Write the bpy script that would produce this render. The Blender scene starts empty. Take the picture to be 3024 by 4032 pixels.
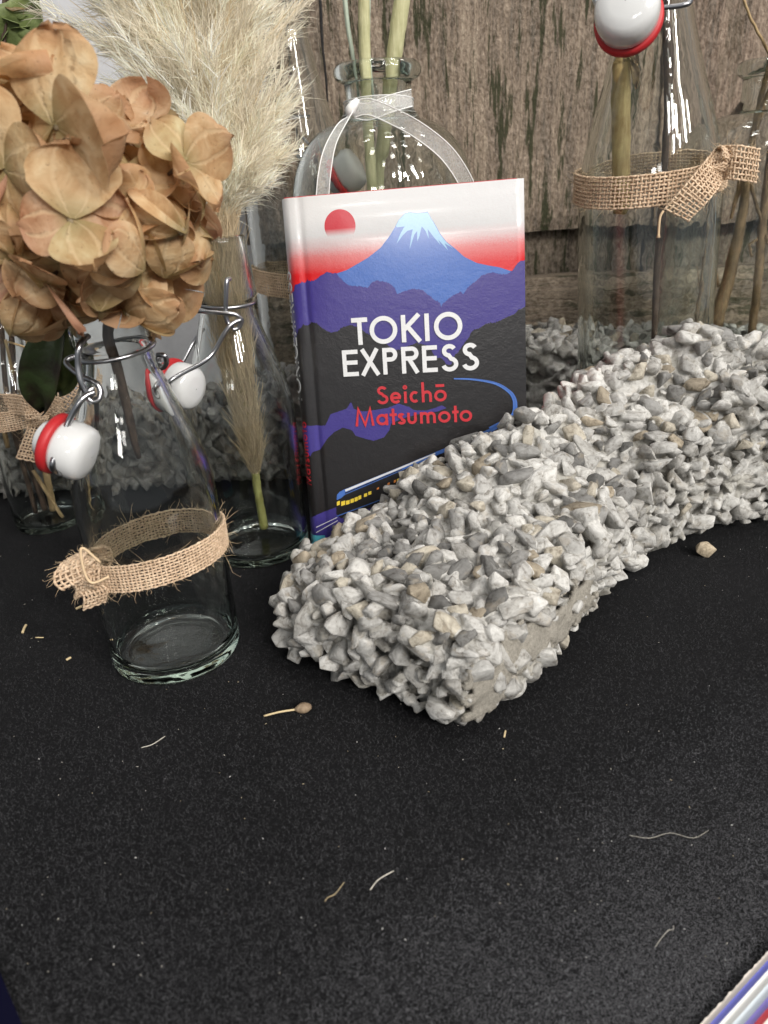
import bpy, bmesh, math, random
import numpy as np
from mathutils import Vector, Matrix, noise
rnd = random.Random(7)
nr = np.random.default_rng(7)
PI = math.pi
S = bpy.context.scene
COL = S.collection

# ------------------------------------------------------------------ camera
FPX, TH, RO, CH = 2912., math.radians(25.5), math.radians(3.2), .215
Fv = np.array([0, math.cos(TH), -math.sin(TH)])
U0 = np.array([0, math.sin(TH), math.cos(TH)])
R0 = np.array([1., 0, 0])
Rv = math.cos(RO)*R0 - math.sin(RO)*U0          # image right
Dv = -math.sin(RO)*R0 - math.cos(RO)*U0         # image down
CAM = np.array([0, 0, CH])
def ray(x, y): return (x-1512)/FPX*Rv + (y-2016)/FPX*Dv + Fv
def gr(x, y, z=0.):                              # photo pixel -> point at height z
    v = ray(x, y); return CAM + v*(z-CH)/v[2]
def P(x, y, Y):                                  # photo pixel -> point at distance Y
    v = ray(x, y); return CAM + v*(Y/v[1])
def proj(p):
    q = np.asarray(p, float)-CAM; d = q@Fv
    return 1512+FPX*(q@Rv)/d, 2016+FPX*(q@Dv)/d, d
cd = bpy.data.cameras.new('camera'); co = bpy.data.objects.new('camera', cd); COL.objects.link(co)
M = Matrix((Rv, -Dv, -Fv)).transposed().to_4x4(); M.translation = Vector(CAM)
co.matrix_world = M
cd.sensor_fit = 'VERTICAL'; cd.sensor_height = 36; cd.sensor_width = 27
cd.lens = 36*FPX/4032; cd.clip_start = .01; cd.clip_end = 50
cd.dof.use_dof = True; cd.dof.focus_distance = .385; cd.dof.aperture_fstop = 15
S.camera = co
S.render.resolution_x, S.render.resolution_y = 768, 1024

# ------------------------------------------------------------------ light of the hall
W = bpy.data.worlds.new('World'); S.world = W; W.use_nodes = True
W.node_tree.nodes['Background'].inputs[0].default_value = (.88, .94, 1, 1)
W.node_tree.nodes['Background'].inputs[1].default_value = .28
def lamp(x, y, z, sx, sy, power, col=(1, .965, .92)):
    l = bpy.data.lights.new('ceiling_lamp', 'AREA'); l.shape = 'RECTANGLE'; l.size = sx; l.size_y = sy
    l.energy = power; l.color = col
    o = bpy.data.objects.new('ceiling_lamp', l); COL.objects.link(o); o.location = (x, y, z)
    t = Vector((.05, .4, .05)) - Vector((x, y, z)); o.rotation_euler = t.to_track_quat('-Z', 'Y').to_euler()
    return o
LP = 7.5
for (x, y, z, k) in [(.55, -.25, 2.5, 1.0), (1.05, -.1, 2.6, 1.0), (.35, .45, 2.7, 1.2), (.95, .75, 2.6, 1.2), (1.7, .35, 2.6, 1.1), (-.5, .35, 2.6, .8), (-.2, 1.3, 2.7, 1.1), (.7, 1.7, 2.8, 1.1), (1.6, 1.4, 2.7, 1.0),
                     (-.4, -.7, 2.5, .8), (.6, -1.1, 2.5, .9), (1.5, -.9, 2.6, .9), (-1.4, -.4, 2.6, .6), (.1, -1.9, 2.5, .7), (1.2, -2.1, 2.5, .8), (2.4, -.8, 2.6, .8)]:
    lamp(x, y, z, .16, .26, LP*k*.48)
for (x, y, z, k) in [(-1.35, -6.0, 2.2, 5.2), (-.3, -7.2, 2.7, 2.5)]: lamp(x, y, z, .8, .5, LP*k)
for (x, y, z, k) in [(2.3, -1.9, 2.5, 1.6), (3.0, -2.6, 2.6, 2.4), (3.7, -3.3, 2.7, 2.6), (2.1, -3.3, 2.6, 2.2), (1.5, -3.0, 2.5, 1.8), (1.9, -4.2, 2.6, 2.6), (2.9, -4.0, 2.7, 2.6), (3.9, -2.3, 2.6, 2.2), (1.2, -3.9, 2.9, 2.0)]: lamp(x, y, z, .24, .44, LP*k*2.1)
S.view_settings.view_transform = 'Standard'; S.view_settings.look = 'None'
S.view_settings.gamma = 1; S.view_settings.exposure = 0; S.view_settings.use_curve_mapping = False
S.render.engine = 'CYCLES'
cy = S.cycles
cy.max_bounces = 18; cy.transmission_bounces = 18; cy.transparent_max_bounces = 24; cy.glossy_bounces = 8; cy.diffuse_bounces = 4
cy.caustics_refractive = True; cy.caustics_reflective = False; cy.blur_glossy = .5; cy.sample_clamp_indirect = 6

# ------------------------------------------------------------------ helpers: objects
ORG = {}
def tag(o, label=None, cat=None, group=None, kind=None):
    if label: o['label'] = label
    if cat: o['category'] = cat
    if group: o['group'] = group
    if kind: o['kind'] = kind
    return o
def thing(name, label, cat, loc=(0, 0, 0), group=None):
    o = bpy.data.objects.new(name, None); COL.objects.link(o); o.location = [float(v) for v in loc]
    o.empty_display_size = .01; ORG[o.name] = np.array(loc, float)
    return tag(o, label, cat, group)
def mesh(name, V, F, mat, parent=None, smooth=True, uv=None, origin=None, colors=None, mats=None, midx=None):
    V = np.asarray(V, float).reshape(-1, 3)
    if parent is not None: org = ORG[parent.name]
    else: org = V.min(0)*np.array([.5, .5, 1])+V.max(0)*np.array([.5, .5, 0]) if origin is None else np.asarray(origin, float)
    me = bpy.data.meshes.new(name); me.from_pydata((V-org).tolist(), [], [list(map(int, f)) for f in F])
    for m in (mats or [mat]): me.materials.append(m)
    if midx is not None: me.polygons.foreach_set('material_index', midx)
    if smooth: me.polygons.foreach_set('use_smooth', [True]*len(me.polygons))
    if uv is not None:
        uvl = me.uv_layers.new(name='uv'); uv = np.asarray(uv)
        li = np.zeros(len(me.loops), int); me.loops.foreach_get('vertex_index', li)
        uvl.data.foreach_set('uv', uv[li].ravel())
    if colors is not None:
        ca = me.color_attributes.new('tint', 'FLOAT_COLOR', 'POINT')
        ca.data.foreach_set('color', np.asarray(colors, float).ravel())
    me.update()
    o = bpy.data.objects.new(name, me); COL.objects.link(o)
    if parent is not None: o.parent = parent; ORG[o.name] = org
    else: o.location = org; ORG[o.name] = org
    return o
class MB:                                        # mesh collector
    def __init__(s): s.V = []; s.F = []; s.C = []; s.n = 0
    def add(s, V, F, c=None):
        V = np.asarray(V, float).reshape(-1, 3); s.V.append(V); s.F += [[int(i)+s.n for i in f] for f in F]; s.n += len(V)
        if c is not None: s.C.append(np.tile(np.array(list(c)+[1.]), (len(V), 1)))
        return s
    def build(s, name, mat, parent=None, **k):
        return mesh(name, np.concatenate(s.V), s.F, mat, parent, colors=np.concatenate(s.C) if s.C else None, **k)
def lathe(prof, n=72):
    V = []; F = []; m = len(prof)
    for r, z in prof:
        for i in range(n):
            a = 2*PI*i/n; V.append((r*math.cos(a), r*math.sin(a), z))
    for j in range(m-1):
        for i in range(n):
            k = (i+1) % n; F.append((j*n+i, j*n+k, (j+1)*n+k, (j+1)*n+i))
    return np.array(V), F
def smooth_path(pts, n=8):
    p = [np.asarray(q, float) for q in pts]
    if len(p) < 3: return [p[0]+(p[-1]-p[0])*t for t in np.linspace(0, 1, n+1)]
    p = [2*p[0]-p[1]]+p+[2*p[-1]-p[-2]]; out = []
    for i in range(1, len(p)-2):
        a, b, c, d = p[i-1:i+3]
        for k in range(n):
            t = k/n; out.append(.5*((2*b)+(c-a)*t+(2*a-5*b+4*c-d)*t*t+(3*b-a-3*c+d)*t**3))
    out.append(p[-2]); return out
def unit(v): v = np.asarray(v, float); return v/(np.linalg.norm(v)+1e-12)
def tube(pts, r, n=8, cap=True):
    pts = [np.asarray(p, float) for p in pts]; m = len(pts); rs = r if hasattr(r, '__len__') else [r]*m
    V = []; F = []; t0 = unit(pts[1]-pts[0]); nrm = unit(np.cross(t0, [0.31, .77, .55]))
    for i in range(m):
        t = unit(pts[min(i+1, m-1)]-pts[max(i-1, 0)]); nrm = unit(nrm-t*(nrm@t)); b = np.cross(t, nrm)
        for k in range(n):
            a = 2*PI*k/n; V.append(pts[i]+rs[i]*(math.cos(a)*nrm+math.sin(a)*b))
    for i in range(m-1):
        for k in range(n):
            q = (k+1) % n; F.append((i*n+k, i*n+q, (i+1)*n+q, (i+1)*n+k))
    if cap:
        F.append(tuple(range(n-1, -1, -1))); F.append(tuple((m-1)*n+k for k in range(n)))
    return np.array(V), F
def box(c, s, rz=0.):
    c = np.asarray(c, float); s = np.asarray(s, float)/2
    V = np.array([(x, y, z) for x in (-1, 1) for y in (-1, 1) for z in (-1, 1)], float)*s
    ca, sa = math.cos(rz), math.sin(rz); V = np.stack([V[:, 0]*ca-V[:, 1]*sa, V[:, 0]*sa+V[:, 1]*ca, V[:, 2]], 1)+c
    return V, [(0, 1, 3, 2), (4, 6, 7, 5), (0, 4, 5, 1), (2, 3, 7, 6), (0, 2, 6, 4), (1, 5, 7, 3)]

# ------------------------------------------------------------------ helpers: materials
def mat(name):
    m = bpy.data.materials.new(name); m.use_nodes = True; nt = m.node_tree
    return m, nt, nt.nodes['Principled BSDF'], nt.nodes['Material Output']
def nd(nt, t, **k):
    n = nt.nodes.new(t)
    for a, v in k.items():
        if a.startswith('i_'):
            key = a[2:]; key = int(key) if key.isdigit() else key.replace('_', ' ')
            n.inputs[key].default_value = v
        else: setattr(n, a, v)
    return n
def ramp(nt, src, stops, interp='LINEAR'):
    r = nt.nodes.new('ShaderNodeValToRGB'); r.color_ramp.interpolation = interp
    e = r.color_ramp.elements
    while len(e) > 1: e.remove(e[-1])
    e[0].position = stops[0][0]; e[0].color = (*stops[0][1], 1)
    for p, c in stops[1:]: q = e.new(p); q.color = (*c, 1)
    nt.links.new(src, r.inputs[0]); return r
def mixc(nt, fac, a, b, mode='MIX'):
    m = nt.nodes.new('ShaderNodeMix'); m.data_type = 'RGBA'; m.blend_type = mode
    for s, v in ((0, fac), (6, a), (7, b)):
        if hasattr(v, 'links') or hasattr(v, 'is_linked'): nt.links.new(v, m.inputs[s])
        else: m.inputs[s].default_value = v if s == 0 else (*v, 1)
    return m.outputs[2]
def bump(nt, h, strength, dist, nrm=None):
    b = nt.nodes.new('ShaderNodeBump'); b.inputs['Strength'].default_value = strength; b.inputs['Distance'].default_value = dist
    nt.links.new(h, b.inputs['Height'])
    if nrm is not None: nt.links.new(nrm, b.inputs['Normal'])
    return b.outputs[0]
def plain(name, c, rough=.6, metal=0., spec=.5, **k):
    m, nt, p, o = mat(name); p.inputs['Base Color'].default_value = (*c, 1); p.inputs['Roughness'].default_value = rough
    p.inputs['Metallic'].default_value = metal; p.inputs['Specular IOR Level'].default_value = spec
    for a, v in k.items(): p.inputs[a.replace('_', ' ')].default_value = v
    return m
def coord(nt, which='Object', scale=(1, 1, 1)):
    t = nt.nodes.new('ShaderNodeTexCoord'); mp = nt.nodes.new('ShaderNodeMapping'); mp.inputs['Scale'].default_value = scale
    nt.links.new(t.outputs[which], mp.inputs[0]); return mp.outputs[0]
def noise_n(nt, vec, scale, detail=4, rough=.55, dist=0.):
    n = nd(nt, 'ShaderNodeTexNoise'); n.inputs['Scale'].default_value = scale; n.inputs['Detail'].default_value = detail
    n.inputs['Roughness'].default_value = rough; n.inputs['Distortion'].default_value = dist
    nt.links.new(vec, n.inputs['Vector']); return n.outputs[0]

def glass_mat(name, col, absorb, dens):
    m, nt, p, out = mat(name); nt.nodes.remove(p)
    g = nd(nt, 'ShaderNodeBsdfGlass'); g.inputs['Color'].default_value = (*col, 1); g.inputs['Roughness'].default_value = 0.; g.inputs['IOR'].default_value = 1.47
    v = coord(nt); h = noise_n(nt, v, 55, 2); nt.links.new(bump(nt, h, .22, .0012), g.inputs['Normal'])
    nt.links.new(g.outputs[0], out.inputs['Surface'])
    a = nd(nt, 'ShaderNodeVolumeAbsorption'); a.inputs['Color'].default_value = (*absorb, 1); a.inputs['Density'].default_value = dens
    nt.links.new(a.outputs[0], out.inputs['Volume'])
    return m
M_glass = glass_mat('clear_glass', (.995, 1, .995), (.55, .84, .60), 9)
M_glass2 = glass_mat('green_tint_glass', (.99, 1, .99), (.50, .75, .62), 12)
M_wire = plain('steel_wire', (.42, .42, .43), .28, 1.)
M_porc = plain('porcelain', (.66, .66, .65), .12, 0, .6, Coat_Weight=.4)
M_hole = plain('dark_hole', (.16, .155, .15), .4)
M_rub = plain('red_rubber', (.46, .018, .022), .5)

def wood_mat(name, tint, fine, horiz=False, moss=.5):
    m, nt, p, out = mat(name)
    sc = (1, 1, .075) if not horiz else (.06, 1, 1)
    v = coord(nt, 'Object', sc); v1 = coord(nt)
    n1 = noise_n(nt, v, 260*fine, 6, .72, 1.2); n2 = noise_n(nt, v, 75*fine, 5, .65, .8); n3 = ramp(nt, noise_n(nt, coord(nt, 'Object', (1, 1, .5) if not horiz else (.5, 1, 1)), 420, 4, .75), [(.34, (0, 0, 0)), (.66, (1, 1, 1))]).outputs[0]
    a = mixc(nt, .5, n1, n2, 'MIX')
    c = ramp(nt, a, [(.38, (.030*tint[0], .034*tint[1], .025*tint[2])), (.46, (.16*tint[0], .120*tint[1], .088*tint[2])), (.53, (.34*tint[0], .265*tint[1], .205*tint[2])), (.62, (.56*tint[0], .465*tint[1], .375*tint[2]))])
    c2 = mixc(nt, .5, c.outputs[0], mixc(nt, n3, (.05, .038, .03), (.58, .48, .39)))
    mv = noise_n(nt, coord(nt, 'Object', (1, 1, .10) if not horiz else (.15, 1, 1)), 105, 6, .72)
    mr = ramp(nt, mv, [(.535, (0, 0, 0)), (.575, (1, 1, 1))])
    mm = nd(nt, 'ShaderNodeMath', operation='MULTIPLY'); nt.links.new(mr.outputs[0], mm.inputs[0]); mm.inputs[1].default_value = moss
    c3 = mixc(nt, mm.outputs[0], c2, (.045, .050, .024))
    nt.links.new(c3, p.inputs['Base Color']); p.inputs['Roughness'].default_value = .85; p.inputs['Specular IOR Level'].default_value = .15
    b1 = bump(nt, a, 1.0, .0045); b2 = bump(nt, n3, .9, .0014, b1); nt.links.new(b2, p.inputs['Normal'])
    return m
M_wood = wood_mat('weathered_wood', (1.05, 1.0, .90), 1.0, moss=.9)
M_wood_f = wood_mat('fine_grained_wood', (1.05, .93, .85), 1.7, moss=.3)
M_wood_o = wood_mat('orange_brown_wood', (.45, .36, .28), 1.2, moss=.1)
M_wood_d = wood_mat('dark_backing_wood', (.42, .41, .36), 1.0, moss=.9)  # much darker tint than the front planks, for the backing planks
M_wood_h = wood_mat('horizontal_wood', (.85, .82, .72), 1.2, True, moss=.7)

def felt_mat():
    m, nt, p, out = mat('black_felt'); v = coord(nt)
    n1 = noise_n(nt, v, 1100, 6, .78); n2 = noise_n(nt, v, 3600, 3, .7); n3 = noise_n(nt, v, 9, 4, .6)
    c = ramp(nt, n1, [(.36, (.003, .003, .0034)), (.54, (.011, .011, .0125)), (.70, (.040, .040, .044))])
    c2 = mixc(nt, .5, c.outputs[0], ramp(nt, n3, [(.3, (.004, .004, .0045)), (.7, (.013, .013, .0145))]).outputs[0])
    nt.links.new(c2, p.inputs['Base Color']); p.inputs['Roughness'].default_value = .95; p.inputs['Specular IOR Level'].default_value = .08
    p.inputs['Sheen Weight'].default_value = .03; p.inputs['Sheen Roughness'].default_value = .6
    nt.links.new(bump(nt, n2, .8, .0008, bump(nt, n1, 1., .0020)), p.inputs['Normal'])
    return m
M_felt = felt_mat()
M_fuzz = plain('felt_fibre', (.095, .095, .10), .9, 0, .1)
M_lint = plain('pale_lint', (.62, .58, .5), .8, 0, .2)
M_straw = plain('dry_straw', (.58, .46, .27), .75, 0, .2)

def stone_mat(name, attr):
    m, nt, p, out = mat(name); v = coord(nt)
    if attr:
        a = nd(nt, 'ShaderNodeVertexColor', layer_name='tint'); base = a.outputs[0]
    else:
        a = nd(nt, 'ShaderNodeObjectInfo'); base = a.outputs['Color']
        ad = nd(nt, 'ShaderNodeVectorMath', operation='ADD'); nt.links.new(v, ad.inputs[0]); nt.links.new(a.outputs['Random'], ad.inputs[1]); v = ad.outputs[0]
    sc = 1. if attr else .0066
    n1 = noise_n(nt, v, 320*sc, 6, .7, .4); n2 = noise_n(nt, v, 1400*sc, 4, .7); n3 = noise_n(nt, v, 120*sc, 3, .6, 1.)
    r1 = ramp(nt, n1, [(.32, (.38, .35, .31)), (.47, (.86, .845, .815)), (.68, (1.18, 1.17, 1.14))])
    c = mixc(nt, 1., base, r1.outputs[0], 'MULTIPLY')
    r2 = ramp(nt, n3, [(.57, (0, 0, 0)), (.68, (1, 1, 1))])
    mm = nd(nt, 'ShaderNodeMath', operation='MULTIPLY'); nt.links.new(r2.outputs[0], mm.inputs[0]); mm.inputs[1].default_value = .35
    c = mixc(nt, mm.outputs[0], c, (.36, .30, .22))
    nt.links.new(c, p.inputs['Base Color']); p.inputs['Roughness'].default_value = .68; p.inputs['Specular IOR Level'].default_value = .3
    k = 1. if attr else 1.
    nt.links.new(bump(nt, n2, .5, .0005, bump(nt, n1, .8, .0014)), p.inputs['Normal'])
    return m
M_stone = stone_mat('stone', False); M_stone_s = stone_mat('stone_fill', True)
def coat_mat(tone=1.):
    m, nt, p, out = mat('cement_coated_stone'); v = coord(nt)
    vo = nd(nt, 'ShaderNodeTexVoronoi'); vo.inputs['Scale'].default_value = 105; nt.links.new(v, vo.inputs['Vector'])
    sx = nd(nt, 'ShaderNodeSeparateColor'); nt.links.new(vo.outputs['Color'], sx.inputs[0])
    base = ramp(nt, sx.outputs[0], [(.0, (.30, .29, .27)), (.2, (.40, .39, .36)), (.5, (.47, .465, .45)), (1, (.56, .555, .54))])
    n1 = noise_n(nt, v, 300, 6, .7, .4); n2 = noise_n(nt, v, 1400, 4, .7); n3 = noise_n(nt, v, 70, 3, .6, 1.)
    c = mixc(nt, 1., base.outputs[0], ramp(nt, n1, [(.32, (.40, .37, .33)), (.47, (.88, .865, .835)), (.68, (1.18, 1.17, 1.14))]).outputs[0], 'MULTIPLY')
    mm = nd(nt, 'ShaderNodeMath', operation='MULTIPLY'); nt.links.new(ramp(nt, n3, [(.56, (0, 0, 0)), (.70, (1, 1, 1))]).outputs[0], mm.inputs[0]); mm.inputs[1].default_value = .55
    c = mixc(nt, mm.outputs[0], c, (.38, .33, .26)); c = mixc(nt, 1., c, (tone,)*3, 'MULTIPLY'); nt.links.new(c, p.inputs['Base Color']); p.inputs['Roughness'].default_value = .7; p.inputs['Specular IOR Level'].default_value = .3
    nt.links.new(bump(nt, n2, .5, .0005, bump(nt, n1, .8, .0016)), p.inputs['Normal']); return m
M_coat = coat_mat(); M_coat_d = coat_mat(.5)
def cement_mat(name, c0, c1, sc=260, st=.9):
    m, nt, p, out = mat(name); v = coord(nt)
    n1 = noise_n(nt, v, sc, 6, .7); n2 = noise_n(nt, v, sc*5, 3, .7)
    r = ramp(nt, mixc(nt, .5, n1, n2), [(.36, c0), (.60, c1)]); nt.links.new(r.outputs[0], p.inputs['Base Color'])
    p.inputs['Roughness'].default_value = .9; p.inputs['Specular IOR Level'].default_value = .15
    nt.links.new(bump(nt, n2, st, .0012, bump(nt, n1, st, .002)), p.inputs['Normal']); return m
M_core = cement_mat('cement_core', (.14, .135, .12), (.40, .39, .37))
M_mortar = cement_mat('sandy_mortar', (.33, .295, .24), (.66, .615, .535), 700)
M_wall = cement_mat('painted_wall', (.47, .47, .48), (.53, .53, .54), 30, .1)

def burlap_mat():
    m, nt, p, out = mat('burlap_yarn'); v = coord(nt); n = noise_n(nt, v, 900, 4, .7); n2 = noise_n(nt, v, 120, 3)
    r = ramp(nt, mixc(nt, .4, n, n2), [(.32, (.34, .235, .15)), (.50, (.62, .455, .315)), (.68, (.80, .645, .47))])
    nt.links.new(r.outputs[0], p.inputs['Base Color']); p.inputs['Roughness'].default_value = .85; p.inputs['Specular IOR Level'].default_value = .15
    nt.links.new(bump(nt, n, .8, .0004), p.inputs['Normal']); return m
M_burlap = burlap_mat()
M_burfuzz = plain('burlap_fibre', (.66, .49, .31), .8, 0, .2)

# ------------------------------------------------------------------ table and background
def ridge(x, y):                                  # the cloth rolls over a soft diagonal fold and sinks towards the near right
    a = gr(3024, 2800)[:2]; b = gr(1400, 4032)[:2]; d = unit(b-a); nn = np.array([-d[1], d[0]])
    if (gr(2900, 3900)[:2]-a)@nn < 0: nn = -nn
    t = (np.stack([x, y], -1)-a)@nn
    soft = .006*np.log1p(np.exp(np.clip(t/.006, -40, 40)))
    return .0025*np.exp(-((t+.006)/.016)**2)-.030*(1-np.exp(-soft/.026))-.22*soft
nx, ny = 240, 220
gx = np.concatenate([np.linspace(-1.6, -.35, 20)[:-1], np.linspace(-.35, .4, nx), np.linspace(.4, 1.6, 20)[1:]]); gy = np.concatenate([np.linspace(-.5, .02, 12)[:-1], np.linspace(.02, .75, ny), np.linspace(.75, .9, 4)[1:]])
X, Y = np.meshgrid(gx, gy); Z = ridge(X, Y)
V = np.stack([X, Y, Z], -1).reshape(-1, 3); nX = len(gx); nY = len(gy)
F = [(j*nX+i, j*nX+i+1, (j+1)*nX+i+1, (j+1)*nX+i) for j in range(nY-1) for i in range(nX-1)]
o = mesh('table_cloth', V, F, M_felt, origin=(0, 0, 0)); tag(o, 'black felt cloth covering the table', 'cloth', kind='structure')
# felt nap
n = 130000
u = nr.random(n); px = nr.random((n, 2))*np.array([3400, 2100])+np.array([-200, 2000])
mb_V = np.zeros((n, 4, 3)); base = np.array([gr(a, b) for a, b in px])
base[:, 2] = ridge(base[:, 0], base[:, 1])
ang = nr.random(n)*2*PI; L = .0004+.0011*nr.random(n)**2; d = np.stack([np.cos(ang), np.sin(ang), nr.random(n)*.7], -1)*L[:, None]
w = np.stack([-np.sin(ang), np.cos(ang), np.zeros(n)], -1)*.00003
mb_V[:, 0] = base-w; mb_V[:, 1] = base+w; mb_V[:, 2] = base+d+w*.5; mb_V[:, 3] = base+d-w*.5
mb_V[:, 2:, 2] += .0002
o = mesh('felt_nap', mb_V.reshape(-1, 3), np.arange(n*4).reshape(-1, 4), M_fuzz, smooth=False, origin=(0, 0, 0)); tag(o, 'short fuzzy nap of the black felt cloth', 'felt nap', kind='stuff')

YW = .80
V, F = box((-.55, YW+.02, .35), (1.30, .04, 1.1)); o = mesh('wall', V, F, M_wall, smooth=False); tag(o, 'plain pale grey wall behind the dried flowers', 'wall', kind='structure')
fence = thing('wooden_fence', 'weathered brown wooden fence panel behind the bottles', 'fence', (.45, .73, 0))
YF = .715
def plank(x0, x1, z0, z1, y, th, m, name='plank', seed=0, horiz=False):
    r = random.Random(seed); nxx, nzz = (10, 40) if not horiz else (60, 8)
    V = []; F = []
    for j in range(nzz+1):
        for i in range(nxx+1):
            x = x0+(x1-x0)*i/nxx; z = z0+(z1-z0)*j/nzz
            e = .0015*noise.noise(Vector((x*6, seed, z*9)))
            if i in (0, nxx): x += .0018*noise.noise(Vector((seed*3.1, z*30, i)))
            if j in (0, nzz): z += .0016*noise.noise(Vector((x*40, seed*2.3, j)))
            rd = .003 if (i in (0, nxx) or j in (0, nzz)) else 0
            V.append((x, y+e+rd, z))
    nf = len(V)
    for j in range(nzz):
        for i in range(nxx): a = j*(nxx+1)+i; F.append((a, a+1, a+nxx+2, a+nxx+1))
    rim = [i for i in range(nxx+1)]+[j*(nxx+1)+nxx for j in range(1, nzz+1)]+[nzz*(nxx+1)+i for i in range(nxx-1, -1, -1)]+[j*(nxx+1) for j in range(nzz-1, 0, -1)]
    for k in rim: V.append((V[k][0], y+th, V[k][2]))
    for k in range(len(rim)):
        q = (k+1) % len(rim); F.append((rim[k], nf+k, nf+q, rim[q]))
    F.append(tuple(nf+k for k in range(len(rim))))
    mesh(name, V, F, m, fence, smooth=False)
def fx(px, py): return P(px, py, YF)[0]
zb = P(2150, 902, YF)[2]
xs = [fx(860, 60), fx(1122, 60), fx(1262, 60), fx(2640, 300), fx(3400, 300)]
mm_ = [M_wood_o, M_wood, M_wood, M_wood_f]
for i in range(4):
    plank(xs[i]+.0012, xs[i+1]-.0012, zb-(.001*i), .62, YF+.003*((i*7) % 3), .02, mm_[i], seed=i+1)
plank(xs[-1]+.0012, .95, zb, .62, YF, .02, M_wood_f, seed=11)
for i, (a, b) in enumerate([(xs[0], xs[2]), (xs[2], xs[3]), (xs[3], .95)]):
    plank(a+.001, b-.001, .0, zb+.02, YF+.026, .015, M_wood_d, 'backing_plank', seed=20+i)
zr = P(2150, 1092, YF-.002)[2]
plank(xs[0], .95, .012, zr, YF-.004, .024, M_wood_h, 'bottom_rail', 31, True)

# ------------------------------------------------------------------ rubble blocks
def rock_mesh(k):
    r = random.Random(100+k); bm = bmesh.new()
    for i in range(12):
        v = Vector((r.gauss(0, 1), r.gauss(0, 1), r.gauss(0, 1))).normalized()
        v = Vector((v.x, v.y*r.uniform(.7, .95), v.z*r.uniform(.6, .85)))*r.uniform(.8, 1.15)
        bm.verts.new(v)
    bmesh.ops.convex_hull(bm, input=bm.verts)
    bmesh.ops.delete(bm, geom=[v for v in bm.verts if not v.link_faces], context='VERTS')
    bmesh.ops.dissolve_limit(bm, angle_limit=.22, verts=bm.verts, edges=bm.edges)
    bmesh.ops.bevel(bm, geom=list(bm.edges), offset=.07, segments=1, affect='EDGES', clamp_overlap=True)
    bmesh.ops.triangulate(bm, faces=bm.faces)
    me = bpy.data.meshes.new('stone'); bm.to_mesh(me); bm.free()
    me.polygons.foreach_set('use_smooth', [True]*len(me.polygons))
    me.materials.append(M_stone); return me
ROCKS = [rock_mesh(k) for k in range(18)]
RV = [np.array([v.co for v in m.vertices]) for m in ROCKS]; RF = [[list(p.vertices) for p in m.polygons] for m in ROCKS]
def stone_col(r, top):
    q = r.random()
    if top and q < .22: g = r.uniform(.12, .28); return (g, g*.99, g*.97)
    if top and q < .29: k = r.uniform(.7, 1.1); return (.36*k, .31*k, .24*k)
    if q < (.35 if top else .05): return (.45, .415, .35)
    if q < .42: g = r.uniform(.33, .45); return (g, g*.98, g*.94)
    g = r.uniform(.38, .60); return (g, g*.99, g*.965)
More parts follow.
